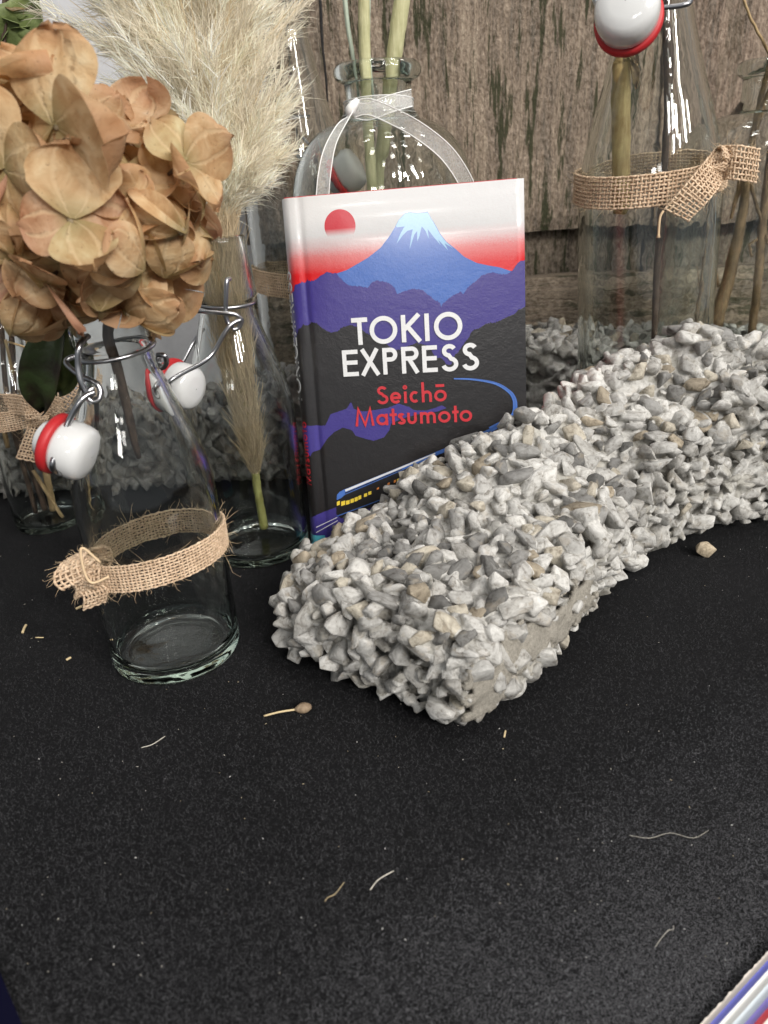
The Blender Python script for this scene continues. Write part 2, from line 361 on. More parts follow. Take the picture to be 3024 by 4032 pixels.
def rubble(name, label, cat, poly, hpts, limit, group=None, rmin=.0042, rmax=.0092, spacing=.0075, bottom=.004, seed=1, zoff=0., voxel=.0009, tone=1.):
    r = random.Random(seed); poly = np.array(poly, float); hp = np.array(hpts, float)
    cen = poly.mean(0); root = thing(name, label, cat, (cen[0], cen[1], zoff), group)
    def H(x, y):
        d = (hp[:, 0]-x)**2+(hp[:, 1]-y)**2+1e-7; w = 1/d**1.6
        return float((w*hp[:, 2]).sum()/w.sum())+.0035*noise.noise(Vector((x*40, y*40, seed)))
    n = len(poly)
    def inside(x, y):
        c = False; j = n-1
        for i in range(n):
            if (poly[i, 1] > y) != (poly[j, 1] > y) and x < (poly[j, 0]-poly[i, 0])*(y-poly[i, 1])/(poly[j, 1]-poly[i, 1])+poly[i, 0]: c = not c
            j = i
        return c
    def edged(x, y):
        best = 9
        for i in range(n):
            a = poly[i]; b = poly[(i+1) % n]; ab = b-a; t = max(0, min(1, ((x-a[0])*ab[0]+(y-a[1])*ab[1])/(ab@ab)))
            best = min(best, math.hypot(x-a[0]-t*ab[0], y-a[1]-t*ab[1]))
        return best
    # perimeter, densely sampled
    per = []
    for i in range(n):
        a = poly[i]; b = poly[(i+1) % n]; m = max(2, int(np.linalg.norm(b-a)/.006))
        for k in range(m): per.append(a+(b-a)*k/m)
    per = np.array(per); m = len(per); area = sum(per[i, 0]*per[(i+1) % m, 1]-per[(i+1) % m, 0]*per[i, 1] for i in range(m)); sg = 1 if area > 0 else -1
    nor = np.array([unit([sg*(per[(i+1) % m, 1]-per[i-1, 1]), -sg*(per[(i+1) % m, 0]-per[i-1, 0])]) for i in range(m)])
    # core: height field on a grid, with skirts, pulled in from the edge
    st = .005; x0, y0 = poly.min(0); x1, y1 = poly.max(0); V = []; F = []; vid = {}
    def vert(i, j, lo):
        k = (i, j, lo)
        if k not in vid:
            x = x0+i*st; y = y0+j*st; e = edged(x, y); vid[k] = len(V)
            V.append((x, y, bottom if lo else H(x, y)-.006-.006*max(0, 1-e/.009)))
        return vid[k]
    ni = int((x1-x0)/st)+1; nj = int((y1-y0)/st)+1
    inn = {(i, j): inside(x0+i*st, y0+j*st) and edged(x0+i*st, y0+j*st) > .0035 for i in range(ni+1) for j in range(nj+1)}
    cells = {(i, j) for i in range(ni) for j in range(nj) if inn[(i, j)] and inn[(i+1, j)] and inn[(i, j+1)] and inn[(i+1, j+1)]}
    for (i, j) in cells:
        F.append((vert(i, j, 0), vert(i+1, j, 0), vert(i+1, j+1, 0), vert(i, j+1, 0))); F.append((vert(i, j+1, 1), vert(i+1, j+1, 1), vert(i+1, j, 1), vert(i, j, 1)))
        for (di, dj, p, q) in ((0, -1, (i, j), (i+1, j)), (1, 0, (i+1, j), (i+1, j+1)), (0, 1, (i+1, j+1), (i, j+1)), (-1, 0, (i, j+1), (i, j))):
            if (i+di, j+dj) not in cells: F.append((vert(*p, 1), vert(*q, 1), vert(*q, 0), vert(*p, 0)))
    core = (V, F)
    # stones on the top and on the sides
    pts = []; cell = {}
    def ok(p, d):
        k = tuple(int(math.floor(c/spacing)) for c in p)
        for a in (-1, 0, 1):
            for b in (-1, 0, 1):
                for c in (-1, 0, 1):
                    for q in cell.get((k[0]+a, k[1]+b, k[2]+c), ()):
                        if (q[0]-p[0])**2+(q[1]-p[1])**2+(q[2]-p[2])**2 < d*d: return False
        cell.setdefault(k, []).append(p); return True
    for _ in range(int((x1-x0)*(y1-y0)/spacing**2*14)):
        x = r.uniform(x0, x1); y = r.uniform(y0, y1)
        if inside(x, y):
            e = edged(x, y); z = H(x, y)-.003-.003*max(0, 1-e/.008)**2
            if ok((x, y, z), spacing*r.uniform(.72, 1)): pts.append(((x, y, z), (0, 0, 1), True))
    for _ in range(int(m*.006*.07/spacing**2*14)):
        i = r.randrange(m); t = r.random(); p = per[i]*(1-t)+per[(i+1) % m]*t; h = H(p[0], p[1])
        z = bottom+.003+(h-.004-bottom-.003)*r.random(); 
        if z < bottom: continue
        und = .004*max(0, 1-(z-bottom)/.010)
        q = p+nor[i]*(.001-und+r.uniform(-.0045, .002))
        if ok((q[0], q[1], z), spacing*r.uniform(.72, 1)): pts.append(((q[0], q[1], z), (nor[i][0], nor[i][1], 0), False))
    items = []
    for (p, nn, top) in pts:
        x, y, d = proj(p); vis = unit(CAM-np.array(p))@np.array(nn)
        s = r.uniform(rmin, rmax)*(1.15 if r.random() < .12 else 1)
        sc = s/d*(1 if vis > -.1 else .02)*(1 if -60 < x < 3084 and -60 < y < 4090 else .05)
        items.append((sc, p, s, top))
    items.sort(key=lambda t: -t[0]); mb = MB(); mb.add(*core); loose = MB()
    for i, (sc, p, s, top) in enumerate(items):
        k = r.randrange(len(ROCKS)); c = tuple(tone*q for q in stone_col(r, top))
        rot = Matrix.Rotation(r.uniform(0, 6.28), 3, 'Z') @ Matrix.Rotation(r.uniform(-.9, .9), 3, 'X') @ Matrix.Rotation(r.uniform(-.9, .9), 3, 'Y') @ Matrix.Rotation(r.uniform(0, 6.28), 3, 'Z')
        an = (s*r.uniform(.95, 1.35), s*r.uniform(.8, 1.05), s*r.uniform(.7, 1.0)); f = 1.
        if i < limit:
            o = bpy.data.objects.new('stone', ROCKS[k]); COL.objects.link(o); o.parent = root
            o.matrix_local = Matrix.Translation(Vector(np.array(p)-ORG[root.name])) @ rot.to_4x4() @ Matrix.Diagonal((*an, 1))
            o.color = (*c, 1); f = 1.0 if not top and r.random() < .55 else .94
        elif top or r.random() < .35:
            Rm = np.array(rot)*np.array(an)[None, :]; loose.add(RV[k]@Rm.T+np.array(p), RF[k], c); f = .93
        Rm = np.array(rot)*np.array(an)[None, :]*f; mb.add(RV[k]@Rm.T+np.array(p), RF[k])
    if loose.n: tag(loose.build('stones', M_stone_s, root), kind='stuff')
    # the smaller and coated stones, fused by the cement
    o = mb.build('cemented_stones', M_coat if tone == 1 else M_coat_d, root); tag(o, kind='stuff')
    md = o.modifiers.new('r', 'REMESH'); md.mode = 'VOXEL'; md.voxel_size = voxel; md.use_smooth_shade = True
    md = o.modifiers.new('s', 'SMOOTH'); md.factor = .5; md.iterations = 2
    return root, per, nor, H
BP = [(-.046, .287), (-.028, .2715), (-.004, .2545), (.014, .2405), (.0275, .2335), (.038, .2415), (.060, .262), (.089, .297), (.120, .336), (.146, .361), (.174, .379), (.208, .394), (.245, .402), (.33, .41),
      (.33, .452), (.25, .450), (.19, .444), (.137, .436), (.104, .412), (.082, .381), (.03, .384), (-.030, .388), (-.044, .362), (-.049, .33)]
BH = [(-.05, .285, .040), (.003, .267, .051), (.022, .246, .050), (-.008, .36, .043), (-.045, .34, .027), (-.035, .38, .015), (-.02, .385, .024), (.028, .375, .064), (.055, .375, .079), (.078, .378, .091), (.05, .27, .055), (.06, .31, .058),
      (.12, .345, .060), (.17, .385, .076), (.123, .425, .098), (.152, .428, .107), (.186, .43, .119), (.233, .433, .110), (.208, .40, .098), (.30, .43, .112), (.02, .31, .052), (-.02, .32, .042), (.09, .36, .074)]
block, per, nor, BHf = rubble('rubble_block', 'large broken lump of cemented grey gravel lying in front of the book', 'stone block', BP, BH, 300, seed=3)
# sandy mortar smear on the front right side of the block
def mortar():
    idx = [i for i in range(len(per)) if .018 < per[i][0] < .100 and per[i][1] < .33]; q = 5; T_ = []
    for a, i in enumerate(idx[:-1]):
        for k in range(q): f = k/q; T_.append((per[i]*(1-f)+per[idx[a+1]]*f, unit(nor[i]*(1-f)+nor[idx[a+1]]*f)))
    V = []; F = []; keep = {}; m = len(T_); nz = 30
    for a, (p, n_) in enumerate(T_):
        t = a/(m-1)
        for j in range(nz):
            w = j/(nz-1); z = .006+.036*w; off = .0060-.0036*(2*w-1)**2*(1 if w > .5 else .6)+.0011*noise.noise(Vector((a*.16, j*.2, 3)))+.0004*noise.noise(Vector((a*.9, j*.9, 5)))
            V.append((p[0]+n_[0]*off, p[1]+n_[1]*off, z))
            g = noise.noise(Vector((t*4.3, w*3.1, 8.6)))*.5+noise.noise(Vector((t*13, w*8, 2)))*.42+noise.noise(Vector((t*40, w*22, 4)))*.2
            keep[(a, j)] = abs(w-(.60-.25*abs(t-.35)))*1.0+g*1.15 < .40*min(1, math.sin(PI*(.06+.9*t))*1.6)
    for a in range(m-1):
        for j in range(nz-1):
            if all(keep[k] for k in ((a, j), (a+1, j), (a, j+1), (a+1, j+1))): F.append((a*nz+j, (a+1)*nz+j, (a+1)*nz+j+1, a*nz+j+1))
    used = sorted({i for f in F for i in f}); rm = {i: k for k, i in enumerate(used)}
    o = mesh('mortar_patch', [V[i] for i in used], [[rm[i] for i in f] for f in F], M_mortar, block); o['label'] = 'smooth sandy mortar smear on the block side'
    md = o.modifiers.new('s', 'SOLIDIFY'); md.thickness = .0025; md.offset = -1
mortar()
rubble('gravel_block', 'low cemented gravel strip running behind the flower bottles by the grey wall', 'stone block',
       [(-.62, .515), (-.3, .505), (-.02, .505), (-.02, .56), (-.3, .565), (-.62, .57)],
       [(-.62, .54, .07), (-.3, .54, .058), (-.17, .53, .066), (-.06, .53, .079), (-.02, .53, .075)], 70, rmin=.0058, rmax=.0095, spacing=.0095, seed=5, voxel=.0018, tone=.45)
rubble('gravel_block', 'cemented gravel strip between the book and the fence rail', 'stone block',
       [(.085, .60), (.20, .598), (.42, .60), (.42, .675), (.2, .68), (.085, .68)],
       [(.085, .64, .072), (.14, .66, .074), (.2, .64, .068), (.42, .64, .06)], 60, rmin=.0058, rmax=.0095, spacing=.0095, seed=6, voxel=.0018, tone=.75)
# loose stones
for (px, py, s, c, lab) in [(2775, 2190, .0075, (.50, .42, .31), 'loose tan pebble lying beside the gravel lump on the cloth'), (2022, 2722, .0042, (.5, .48, .44), 'tiny loose grey stone by the foot of the gravel lump')]:
    p = gr(px, py); o = bpy.data.objects.new('pebble', ROCKS[4]); COL.objects.link(o); o.location = (p[0], p[1], s*.62); o.scale = (s*.8, s*.75, s); o.color = (*c, 1); tag(o, lab, 'pebble')
# ------------------------------------------------------------------ the book
bk_e1 = unit(-ray(-21250, 2670)); bk_e2 = -ray(2159, 12740); bk_e2 = unit(bk_e2-bk_e1*(bk_e2@bk_e1)); bk_n = np.cross(bk_e1, bk_e2)
B0 = gr(1213, 2156); B0[2] = .0008; BT, BHH = .024, .2005
S0, RS, RD = .0075, .0065, BT/2
def sv(px, py):                                   # photo pixel -> cover coordinates
    v = ray(px, py); t = ((B0-CAM)@bk_n)/(v@bk_n); q = CAM+v*t-B0; return float(q@bk_e1), float(q@bk_e2)
def z3(x, y): return sv(x/1.4273+1050, y/1.4273+650)
def z4(x, y): return sv(x/3.6875+1060, y/3.6875+680)
def z5(x, y): return sv(x/2.403+1080, y/2.403+1280)
def z6(x, y): return sv(x/2.37+1300, y/2.37+1180)
BWD = sv(2063, 705)[0]
def bk(s, v, off=0.):                             # cover coordinates -> world, wrapping round the spine
    if s >= S0: g = -.0008*math.exp(-((s-.0125)/.0016)**2); return B0+s*bk_e1+v*bk_e2+bk_n*(off+g)
    ph = min(PI, (S0-s)/.0098); c, sn = math.cos(ph), math.sin(ph)
    return B0+(S0-(RS+off)*sn)*bk_e1+v*bk_e2-bk_n*(RD-(RD+off)*c)
book = thing('book', 'hardcover book with blue mountain cover propped upright behind the gravel lump', 'book', B0*np.array([1, 1, 0])+bk_e1*np.array([1, 1, 0])*.06)
SMIN = S0-.0098*PI
def printed(name, base, rough=.28, emis=None):
    m, nt, p, out = mat(name); v = coord(nt)
    if base is not None:
        n = noise_n(nt, v, 900, 3, .7); c = mixc(nt, n, tuple(x*.86 for x in base), tuple(min(1, x*1.14) for x in base)); nt.links.new(c, p.inputs['Base Color'])
    p.inputs['Roughness'].default_value = rough; p.inputs['Specular IOR Level'].default_value = .5; p.inputs['Coat Weight'].default_value = .45; p.inputs['Coat Roughness'].default_value = .13
    h = noise_n(nt, v, 1100, 3, .6); h2 = noise_n(nt, v, 170, 4, .65); nt.links.new(bump(nt, h2, .17, .0010, bump(nt, h, .30, .00025)), p.inputs['Normal'])
    return m, nt, p
vR0 = z3(300, 470)[1]; vR1 = z3(300, 600)[1]; vR2 = z4(250, 1050)[1]
def sky_print():
    m, nt, p = printed('cover_sky_print', None)
    uvn = nd(nt, 'ShaderNodeUVMap'); sx = nd(nt, 'ShaderNodeSeparateXYZ'); nt.links.new(uvn.outputs[0], sx.inputs[0])
    mr = nd(nt, 'ShaderNodeMapRange'); nt.links.new(sx.outputs[1], mr.inputs[0])
    mr.inputs[1].default_value = z3(300, 640)[1]; mr.inputs[2].default_value = z3(300, 395)[1]
    n = noise_n(nt, coord(nt), 1500, 2, .7); ad = nd(nt, 'ShaderNodeMath', operation='MULTIPLY_ADD'); nt.links.new(n, ad.inputs[0]); ad.inputs[1].default_value = .25; 
    sb = nd(nt, 'ShaderNodeMath', operation='SUBTRACT'); nt.links.new(mr.outputs[0], sb.inputs[0]); sb.inputs[1].default_value = .125; nt.links.new(sb.outputs[0], ad.inputs[2])
    r = ramp(nt, ad.outputs[0], [(.12, (.56, .010, .014)), (.5, (.57, .16, .16)), (.75, (.56, .43, .43)), (1, (.555, .55, .55))]); nt.links.new(r.outputs[0], p.inputs['Base Color']); return m
M_sky = sky_print()
M_pr = {k: printed('print_'+k, c)[0] for k, c in dict(blue=(.050, .125, .40), lightblue=(.23, .42, .60), purple=(.045, .033, .195), black=(.013, .0115, .012), white=(.68, .68, .68), red=(.50, .025, .035), cyan=(.10, .50, .62), yellow=(.85, .62, .06), orange=(.75, .25, .05), trainblue=(.06, .15, .46), paper=(.72, .70, .66), dark=(.05, .05, .1)).items()}
M_rededge = plain('red_page_edge', (.48, .03, .04), .6)
# cover boards: outer skin round the spine, 2 mm thick
ss = list(np.linspace(BWD, .02, 26))+list(np.linspace(.018, S0, 10))+list(np.linspace(S0-.001, SMIN, 26))
outer = [(s, None) for s in ss]
def bk_back(d): return S0+d
V = []; F = []; UV = []; vs = np.linspace(0, BHH, 9)
cols = [('f', s) for s in ss]+[('b', s) for s in np.linspace(S0+.001, BWD, 14)]
for kind, s in cols:
    for v in vs:
        q = bk(s, v) if kind == 'f' else B0+s*bk_e1+v*bk_e2-bk_n*BT
        V.append(q); UV.append((s, v))
nv = len(vs)
for i in range(len(cols)-1):
    for j in range(nv-1): F.append((i*nv+j, i*nv+j+1, (i+1)*nv+j+1, (i+1)*nv+j))
cov = mesh('cover', V, F, M_sky, book, uv=UV)
md = cov.modifiers.new('s', 'SOLIDIFY'); md.thickness = .0022; md.offset = -1
# page block with dyed head
def bkbox(s0, s1, v0, v1, d0, d1): 
    V = [B0+s*bk_e1+v*bk_e2-bk_n*d for s in (s0, s1) for d in (d0, d1) for v in (v0, v1)]
    return V, [(0, 1, 3, 2), (4, 6, 7, 5), (0, 4, 5, 1), (2, 3, 7, 6), (0, 2, 6, 4), (1, 5, 7, 3)]
V, F = bkbox(.004, BWD-.0035, .0022, BHH+.0007, .0026, BT-.0026); mesh('page_block', V, F, M_rededge, book, smooth=False)
# art: each layer fills everything below a ragged line, laid a hair above the one before
LAY = [0]
def interp_curve(pts, jag, seed):
    pts = sorted(pts); xs = np.array([p[0] for p in pts]); ys = np.array([p[1] for p in pts]); S_ = np.concatenate([np.linspace(SMIN, S0+.002, 40), np.linspace(S0+.0025, BWD, 260)])
    y = np.interp(S_, xs, ys); r = np.random.default_rng(seed)
    if jag: y = y+np.array([jag*abs(noise.noise(Vector((s*900, seed, 0))))+jag*.6*noise.noise(Vector((s*2500, seed, 1))) for s in S_])
    return S_, y
def below(name, pts, m, jag=0., seed=0, s0=None, s1=None, bottom=0.):
    LAY[0] += .00005; S_, y = interp_curve(pts, jag, seed); V = []; F = []
    for s, t in zip(S_, y):
        if s0 is not None and s < s0 or s1 is not None and s > s1: continue
        for f in np.linspace(0, 1, 5): V.append(bk(s, bottom+(max(t, bottom+1e-5)-bottom)*f, LAY[0]))
    k = len(V)//5
    for i in range(k-1):
        for j in range(4): F.append((i*5+j, (i+1)*5+j, (i+1)*5+j+1, i*5+j+1))
    return mesh(name, V, F, m, cov)
def polyprint(name, pts, m, lift=None):
    if lift is None: LAY[0] += .00005; lift = LAY[0]
    bm = bmesh.new(); vsx = [bm.verts.new(bk(s, v, lift)) for s, v in pts]; f = bm.faces.new(vsx); bm.normal_update()
    bmesh.ops.triangulate(bm, faces=[f]); V = [np.array(v.co) for v in bm.verts]; F = [[v.index for v in f.verts] for f in bm.faces]; bm.free()
    return mesh(name, V, F, m, cov, smooth=False)
# sun
def sun_print():
    m, nt, p = printed('cover_sun_print', None); uvn = nd(nt, 'ShaderNodeUVMap'); sx = nd(nt, 'ShaderNodeSeparateXYZ'); nt.links.new(uvn.outputs[0], sx.inputs[0])
    mr = nd(nt, 'ShaderNodeMapRange'); nt.links.new(sx.outputs[1], mr.inputs[0]); mr.inputs[1].default_value = z3(412, 398)[1]; mr.inputs[2].default_value = z3(412, 355)[1]
    r = ramp(nt, mr.outputs[0], [(0, (.555, .53, .53)), (1, (.50, .028, .045))]); nt.links.new(r.outputs[0], p.inputs['Base Color']); return m
LAY[0] += .00005; c = z3(412, 343); rr = z3(500, 343)[0]-c[0]; vmin = z3(412, 398)[1]
ring = [(c[0]+rr*math.cos(a), max(vmin, c[1]+rr*math.sin(a))) for a in np.linspace(0, 2*PI, 49)[:-1]]
mesh('printed_sun', [bk(s, v, LAY[0]) for s, v in [c]+ring], [(0, i+1, (i+1) % 48+1) for i in range(48)], sun_print(), cov, uv=[c]+ring, smooth=False)
fuji = [z3(*q) for q in [(385, 612), (450, 590), (520, 550), (570, 520), (640, 465), (690, 400), (720, 350), (742, 308), (775, 272), (800, 264), (845, 270), (885, 266), (905, 262), (925, 300), (945, 330), (975, 385), (1010, 430), (1060, 470), (1110, 515), (1180, 550), (1250, 565), (1310, 575), (1370, 595), (1450, 602)]]
below('printed_mountain', fuji, M_pr['blue'], .0001, 3, s0=z3(386, 610)[0])
snow = [z3(*q) for q in [(744, 308), (776, 274), (800, 266), (845, 272), (885, 268), (904, 265), (924, 302), (943, 332), (973, 387), (1008, 432), (1048, 468), (1000, 440), (1020, 480), (965, 420), (978, 450), (935, 400), (905, 360), (912, 415), (893, 370), (872, 345), (858, 400), (846, 430), (846, 370), (830, 390), (803, 475), (812, 405), (822, 360), (790, 370), (765, 395), (730, 442), (752, 385), (775, 345), (735, 350), (725, 345)]]
polyprint('printed_snow_cap', snow, M_pr['lightblue'])
pur = [(SMIN, .135), z4(200, 1800)] + [z4(*q) for q in [(245, 1770), (330, 1720), (370, 1635), (490, 1595), (515, 1608), (545, 1560), (600, 1580), (690, 1560), (750, 1500), (830, 1445), (890, 1450), (920, 1470), (970, 1460), (1040, 1540), (1100, 1600), (1160, 1640)]]+[z3(*q) for q in [(500, 682), (570, 690), (590, 660), (625, 650), (690, 665), (720, 690), (735, 730), (770, 710), (820, 695), (880, 705), (910, 735), (950, 765), (975, 775), (980, 805), (990, 780), (1040, 740), (1090, 712), (1105, 730), (1130, 690), (1180, 650), (1210, 620), (1260, 605), (1340, 618), (1380, 600), (1400, 565), (1425, 540), (1460, 537)]]
below('printed_hills', pur, M_pr['purple'], .0012, 5)
blk = [(SMIN, .105), z5(140, 170)]+[z3(*q) for q in [(170, 935), (180, 925), (210, 900), (230, 905), (250, 885), (280, 890), (310, 915), (345, 935), (370, 945), (400, 935), (430, 910), (480, 900), (520, 915), (550, 940), (590, 965), (640, 990), (690, 1020), (720, 1040), (760, 1040), (800, 1015), (840, 1003), (890, 1010), (920, 1025), (940, 1070), (960, 1085), (985, 1085), (1010, 1120), (1035, 1125), (1060, 1065), (1080, 1050), (1090, 1030), (1130, 980), (1150, 940), (1190, 920), (1230, 895), (1290, 885), (1340, 860), (1390, 840), (1415, 815), (1460, 796)]]
below('printed_dark_hills', blk, M_pr['black'], .0012, 7)
top = [(170, 1470), (230, 1465), (330, 1465), (360, 1400), (420, 1380), (450, 1370), (475, 1330), (490, 1370), (540, 1385), (600, 1378), (680, 1365), (740, 1340), (800, 1360), (830, 1378), (900, 1380), (950, 1364), (985, 1350), (1012, 1366)]
bot = [(960, 1385), (850, 1400), (760, 1425), (700, 1452), (690, 1490), (660, 1530), (600, 1550), (560, 1540), (500, 1520), (480, 1490), (430, 1475), (380, 1500), (340, 1540), (300, 1600), (260, 1612), (240, 1640), (205, 1600), (190, 1560)]
tp = [z3(*q) for q in top]; bt = [z3(*q) for q in bot]
below('printed_ridge', [(SMIN, tp[0][1])]+tp, M_pr['purple'], .0004, 9, s1=tp[-1][0])
below('printed_dark_hills', [(SMIN, bt[-1][1])]+bt+[(tp[-1][0], tp[-1][1])], M_pr['black'], .0004, 11, s1=tp[-1][0])
below('printed_track_bed', [(SMIN, z5(310, 1830)[1]), z5(310, 1830), z5(400, 1795), z5(590, 1720), z5(650, 1700), z5(800, 1640)], M_pr['purple'], 0, 1, s1=z3(600, 1900)[0])
polyprint('printed_night', [z3(*q) for q in [(392, 1890), (392, 1960), (420, 1985), (640, 1905), (640, 1800), (420, 1840)]], M_pr['black'])
polyprint('printed_train_roof', [z3(*q) for q in [(394, 1882), (396, 1852), (410, 1836), (430, 1825), (745, 1698), (950, 1612), (1150, 1528), (1260, 1478), (1260, 1494), (1150, 1547), (950, 1634), (760, 1716), (440, 1852), (420, 1870)]], M_pr['trainblue'])
polyprint('printed_roof_glint', [z3(*q) for q in [(440, 1823), (745, 1699), (948, 1615), (948, 1622), (750, 1708), (445, 1834)]], M_pr['white'])
polyprint('printed_roof_line', [z3(*q) for q in [(440, 1840), (760, 1706), (760, 1711), (442, 1846)]], M_pr['black'])
LAY[0] += .00005
for k, (x, y, w, h) in enumerate([(396, 1887, 16, 24), (420, 1886, 22, 26), (447, 1882, 20, 24), (472, 1873, 19, 24), (495, 1864, 18, 24), (516, 1855, 16, 23), (548, 1843, 17, 20), (572, 1832, 17, 20), (620, 1810, 12, 12), (680, 1783, 13, 14), (715, 1768, 12, 16), (733, 1760, 10, 15), (760, 1745, 5, 14), (775, 1738, 4, 13), (798, 1727, 12, 13), (850, 1703, 13, 13), (893, 1682, 11, 13)]):
    polyprint('printed_window', [z3(x, y+4), z3(x+w, y-2), z3(x+w, y+h-4), z3(x, y+h+2)], M_pr['orange' if k in (8, 9, 10, 15) else 'yellow'], LAY[0])
LAY[0] += .00005
def ribbon2(name, pts, ws, m):
    L_ = []; R_ = []
    for i, p in enumerate(pts):
        a = np.array(pts[max(0, i-1)]); b = np.array(pts[min(len(pts)-1, i+1)]); d = unit(b-a); nn = np.array([-d[1], d[0]])*ws[i]/2; L_.append(np.array(p)+nn); R_.append(np.array(p)-nn)
    V = [bk(q[0], q[1], LAY[0]) for q in L_+R_]; k = len(pts); return mesh(name, V, [(i, i+1, k+i+1, k+i) for i in range(k-1)], m, cov, smooth=False)
ribbon2('printed_rail', [z3(395, 1972), z3(640, 1880)], [.0005]*2, M_pr['trainblue'])
ribbon2('printed_rail', [z3(275, 2035), z3(398, 1978)], [.0004]*2, M_pr['white'])
ribbon2('printed_rail', [z3(275, 2064), z3(400, 1996)], [.0004]*2, M_pr['white'])
arc = smooth_path([np.array([*z3(*q)]) for q in [(1052, 1200), (1150, 1203), (1250, 1217), (1310, 1237), (1360, 1270), (1385, 1300), (1396, 1340), (1388, 1400), (1340, 1440), (1255, 1486)]], 6)
ribbon2('printed_far_train', arc, list(np.linspace(.0007, .0032, len(arc))), M_pr['trainblue'])
LAY[0] += .00005
ribbon2('printed_far_train_glint', [q+np.array([0, .0004]) for q in arc[6:]], list(np.linspace(.0003, .0011, len(arc)-6)), M_pr['blue'])
# cyan foot of the spine
LAY[0] += .00005
V = []; F = []; S_ = np.linspace(SMIN, z3(330, 2100)[0], 40); vc = z5(330, 1990)[1]
for s in S_: V += [bk(s, .0003, LAY[0]), bk(s, vc, LAY[0])]
mesh('printed_foot_band', V, [(2*i, 2*i+2, 2*i+3, 2*i+1) for i in range(39)], M_pr['cyan'], cov)
# lettering drawn with even strokes
def arcp(cx, cy_, rx, ry, a0, a1, n=18): return [(cx+rx*math.cos(math.radians(a)), cy_+ry*math.sin(math.radians(a))) for a in np.linspace(a0, a1, n)]
def glyph(ch, w, h, t):                           # strokes in a w x h box, stroke width t
    m = t/2
    if ch == 'T': return [[(w/2, 0), (w/2, h)], [(0, h-m), (w, h-m)]]
    if ch == 'I': return [[(w/2, 0), (w/2, h)]]
    if ch in 'Oo': return [arcp(w/2, h/2, w/2-m, h/2-m, 0, 360, 40)]
    if ch == 'K': return [[(m, 0), (m, h)], [(w-m*1.1, h), (m, h*.44)], [(w*.30, h*.58), (w-m*.9, 0)]]
    if ch == 'E': return [[(m, 0), (m, h)], [(0, m), (w, m)], [(0, h-m), (w, h-m)], [(0, h*.52), (w*.96, h*.52)]]
    if ch == 'X': return [[(m, 0), (w-m*1.2, h)], [(w-m, 0), (m*1.2, h)]]
    if ch in 'PR':
        r = h*.26; o_ = [[(m, 0), (m, h)], [(m, h-m), (w-r, h-m)]+arcp(w-r, h-r-.0*h, r-m, r-m, 90, -90, 14)+[(m, h-2*r+m)]]
        if ch == 'R': o_.append([(w*.42, h-2*r+m), (w-m*.8, 0)])
        return o_
    if ch in 'Ss':
        r1 = h*.245; r2 = h*.275; c1 = (w*.5, h-r1); c2 = (w*.5, r2); rx = w/2
        return [arcp(c1[0], c1[1], rx*.86-m, r1-m, 25, 200, 16)+arcp(c1[0], c1[1], rx*.86-m, r1-m, 205, 262, 5)+arcp(c2[0], c2[1], rx-m, r2-m, 75, -20, 10)+arcp(c2[0], c2[1], rx-m, r2-m, -25, -165, 16)]
    if ch == 'e': return [arcp(w/2, h/2, w/2-m, h/2-m, 0, 320, 30), [(m, h*.5), (w-m*.3, h*.5)]]
    if ch == 'c': return [arcp(w/2+m*.3, h/2, w/2-m, h/2-m, 50, 310, 26)]
    if ch == 'i': return [[(w/2, 0), (w/2, h)], arcp(w/2, h*1.36, t*.32, t*.32, 0, 360, 12)]
    if ch == 'h': return [[(m, 0), (m, h*1.72)], [(m, h*.55)]+arcp(w/2, h*.60, w/2-m, h*.40-m, 180, 0, 14)+[(w-m, 0)]]
    if ch == 'u': return [[(m, h), (m, h*.42)]+arcp(w/2, h*.40, w/2-m, h*.40-m, 180, 360, 14)+[(w-m, h)]]
    if ch == 'm':
        q = (w-t)/4; return [[(m, 0), (m, h)], [(m, h*.55)]+arcp(m+q, h*.62, q, h*.38-m, 180, 0, 12)+[(m+2*q, 0)], [(m+2*q, h*.55)]+arcp(m+3*q, h*.62, q, h*.38-m, 180, 0, 12)+[(w-m, 0)]]
    if ch == 'M': return [[(m*.9, 0), (w*.2, h), (w*.52, h*.06), (w*.82, h), (w-m*.9, 0)]]
    if ch == 'a': return [arcp(w/2, h/2, w/2-m, h/2-m, 0, 360, 34), [(w-m, 0), (w-m, h)]]
    if ch == 't': return [[(w/2, 0), (w/2, h*1.42)], [(0, h-m), (w, h-m)]]
    if ch == '-': return [[(0, 0), (w, 0)]]
    return []
def strokes_mesh(list_, m, name, parent, lift):   # list_: (char, s0, v0, w, h, t, fn)
    V = []; F = []; e = 0
    for ch, s0_, v0_, w, h, t, fn in list_:
        for st in glyph(ch, w, h, t):
            e += 1; k = len(st); base = len(V); closed = np.hypot(st[0][0]-st[-1][0], st[0][1]-st[-1][1]) < 1e-6 and k > 3
            for i, p in enumerate(st):
                p = np.array(p)
                a = np.array(st[i-1] if i > 0 else (st[-2] if closed else st[0])); b = np.array(st[i+1] if i < k-1 else (st[1] if closed else st[-1]))
                d1 = unit(p-a) if np.linalg.norm(p-a) > 1e-9 else unit(b-p); d2 = unit(b-p) if np.linalg.norm(b-p) > 1e-9 else d1
                n1 = np.array([-d1[1], d1[0]]); n2 = np.array([-d2[1], d2[0]]); nn = unit(n1+n2); nn = nn/max(.45, nn@n1)*t/2
                for sg in (1, -1): q = p+sg*nn; V.append(fn(s0_+q[0], v0_+q[1], lift+e*6e-7))
            for i in range(k-1): F.append((base+2*i, base+2*i+2, base+2*i+3, base+2*i+1))
    return mesh(name, V, F, m, parent, smooth=False)
LAY[0] += .00006
